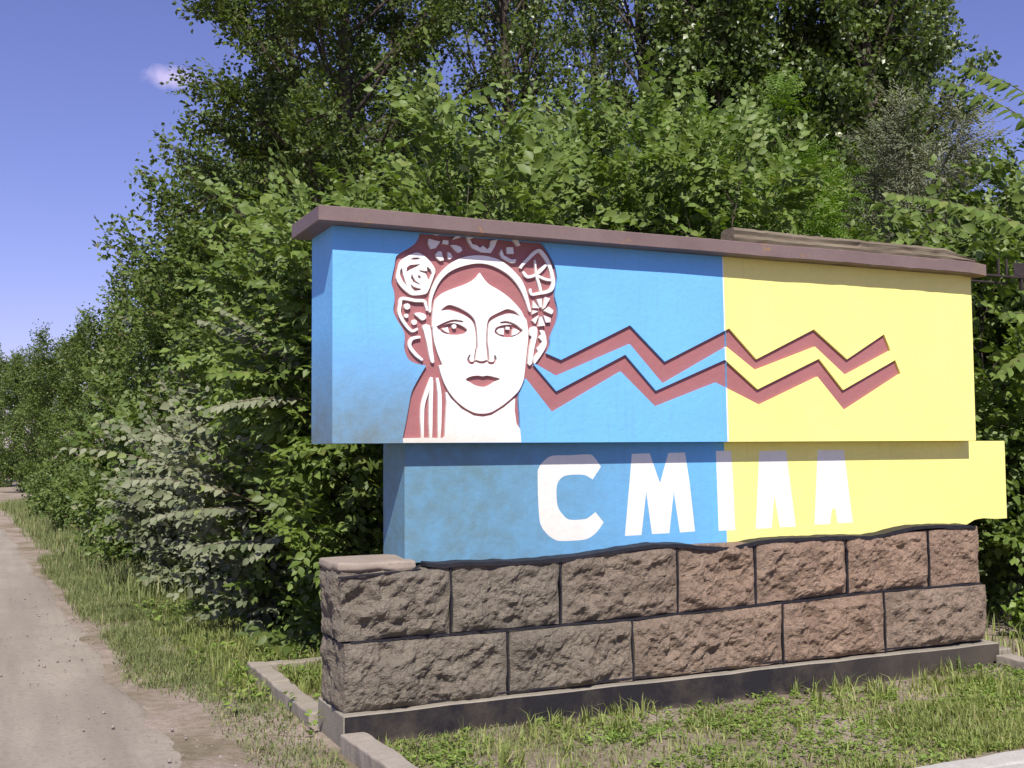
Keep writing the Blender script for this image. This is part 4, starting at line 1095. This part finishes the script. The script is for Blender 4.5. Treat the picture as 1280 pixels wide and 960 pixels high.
def weeds(name, P, leaf, n, mat, label, hgt=.02, up=.35):
    k = len(P); U = leaf_simple(.62, .15); Pp = np.repeat(P, n, 0); az = rs.uniform(0, 6.283, k * n)
    D = np.stack([np.cos(az), np.sin(az), np.abs(rs.normal(up, .35, k * n))], 1); Pp = Pp + np.stack([np.cos(az) * leaf * .3, np.sin(az) * leaf * .3, rs.uniform(0, hgt, k * n)], 1)
    V, T = bake(U, frames(D, (0, 0, 1), rs.uniform(-.5, .5, k * n)), Pp, leaf * rs.uniform(.55, 1.25, k * n))
    tag(link(name, np_mesh(name, V, T, mat)), label, kind='stuff')


w1 = scatter(.2, 8, -1.65, -.05, 480, lambda x, y: patch(x, y, 1.3, .38, .62, 13) * (.3 + .7 * smooth01((-y) / .5)))
weeds('lawn_weeds', w1, .026, 8, L_weed, 'low broad leaved weeds in the patchy lawn', .03)
w2 = scatter(-.8, 1.4, .2, 7, 90, lambda x, y: smooth01((dd(x, y) - .25) / .5) * patch(x, y, 1.6, .4, .65, 33))
weeds('verge_weeds', w2, .05, 10, L_weed, 'broad leaved weeds in the verge grass', .12)


def low_plant(loc, label, seed, h=.45):
    root = empty('leafy_weed', ztree(loc), label, 'plant', 'leafy weeds right of the plinth'); r = random.Random(seed); parts, stems = [], []
    for i in range(9):
        a = r.uniform(0, 6.28); e = np.array([math.cos(a) * .2, math.sin(a) * .2, 1]) * h * r.uniform(.6, 1.1); stems.append(tube(np.array([(0, 0, -.02), e * .5, e]), np.array([.004, .003, .002]), 4))
        V, T = spray_clump(r, .09, 16, .07, leaf_unit(.7), -.1); parts.append((V * 1.0 + e * .85, T)); V, T = spray_clump(r, .09, 10, .06, leaf_unit(.7), -.1); parts.append((V + e * .45, T))
    link('stem', np_mesh('stem', *merge(stems), M_twig), root, True); link('foliage', np_mesh('foliage', *merge(parts), L_weed), root, True)


low_plant((5.15, .75), 'bright leafy weed beside the right end of the plinth', 1)
low_plant((5.5, .95), 'bright leafy weed below the broad leaved elm', 2, .4); low_plant((5.75, .55), 'bright leafy weed between kerb and dark bush', 3, .35); low_plant((5.25, 1.3), 'bright leafy weed in front of the dark shade bush', 4, .4)


def pebbles(name, P, s, label):
    bm = bmesh.new(); bmesh.ops.create_icosphere(bm, subdivisions=1, radius=1)
    U = (np.array([v.co[:] for v in bm.verts]), np.array([[v.index for v in f.verts] for f in bm.faces])); bm.free()
    n = len(P); Rm = frames(rs.normal(0, 1, (n, 3)), (0, 0, 1), rs.uniform(0, 6, n)) * (rs.uniform(.5, 1.2, (n, 1, 3)))
    V, T = bake(U, Rm, P, s); tag(link(name, np_mesh(name, V, T, M_pebble)), label, kind='stuff')


pp = np.stack([rs.uniform(-3, .1, 2600), rs.uniform(-1.2, 8, 2600)], 1); e_ = dd(pp[:, 0], pp[:, 1]); pp = pp[rs.rand(2600) < np.exp(-np.abs(e_) / .5)]
zz = np.where(dd(pp[:, 0], pp[:, 1]) > 0, ground_h(pp[:, 0], pp[:, 1]), 0.0)
pebbles('road_gravel', np.column_stack([pp, zz]), rs.uniform(.10, 1, len(pp)) ** 3 * .011 + .002, 'loose pebbles along the edge of the side road')
p2 = np.stack([rs.uniform(.2, 4.6, 70), rs.uniform(-1.5, -.1, 70)], 1)
pebbles('lawn_pebbles', np.column_stack([p2, ground_h(p2[:, 0], p2[:, 1])]), rs.uniform(.004, .014, 70), 'small pale stones lying in the patchy lawn')
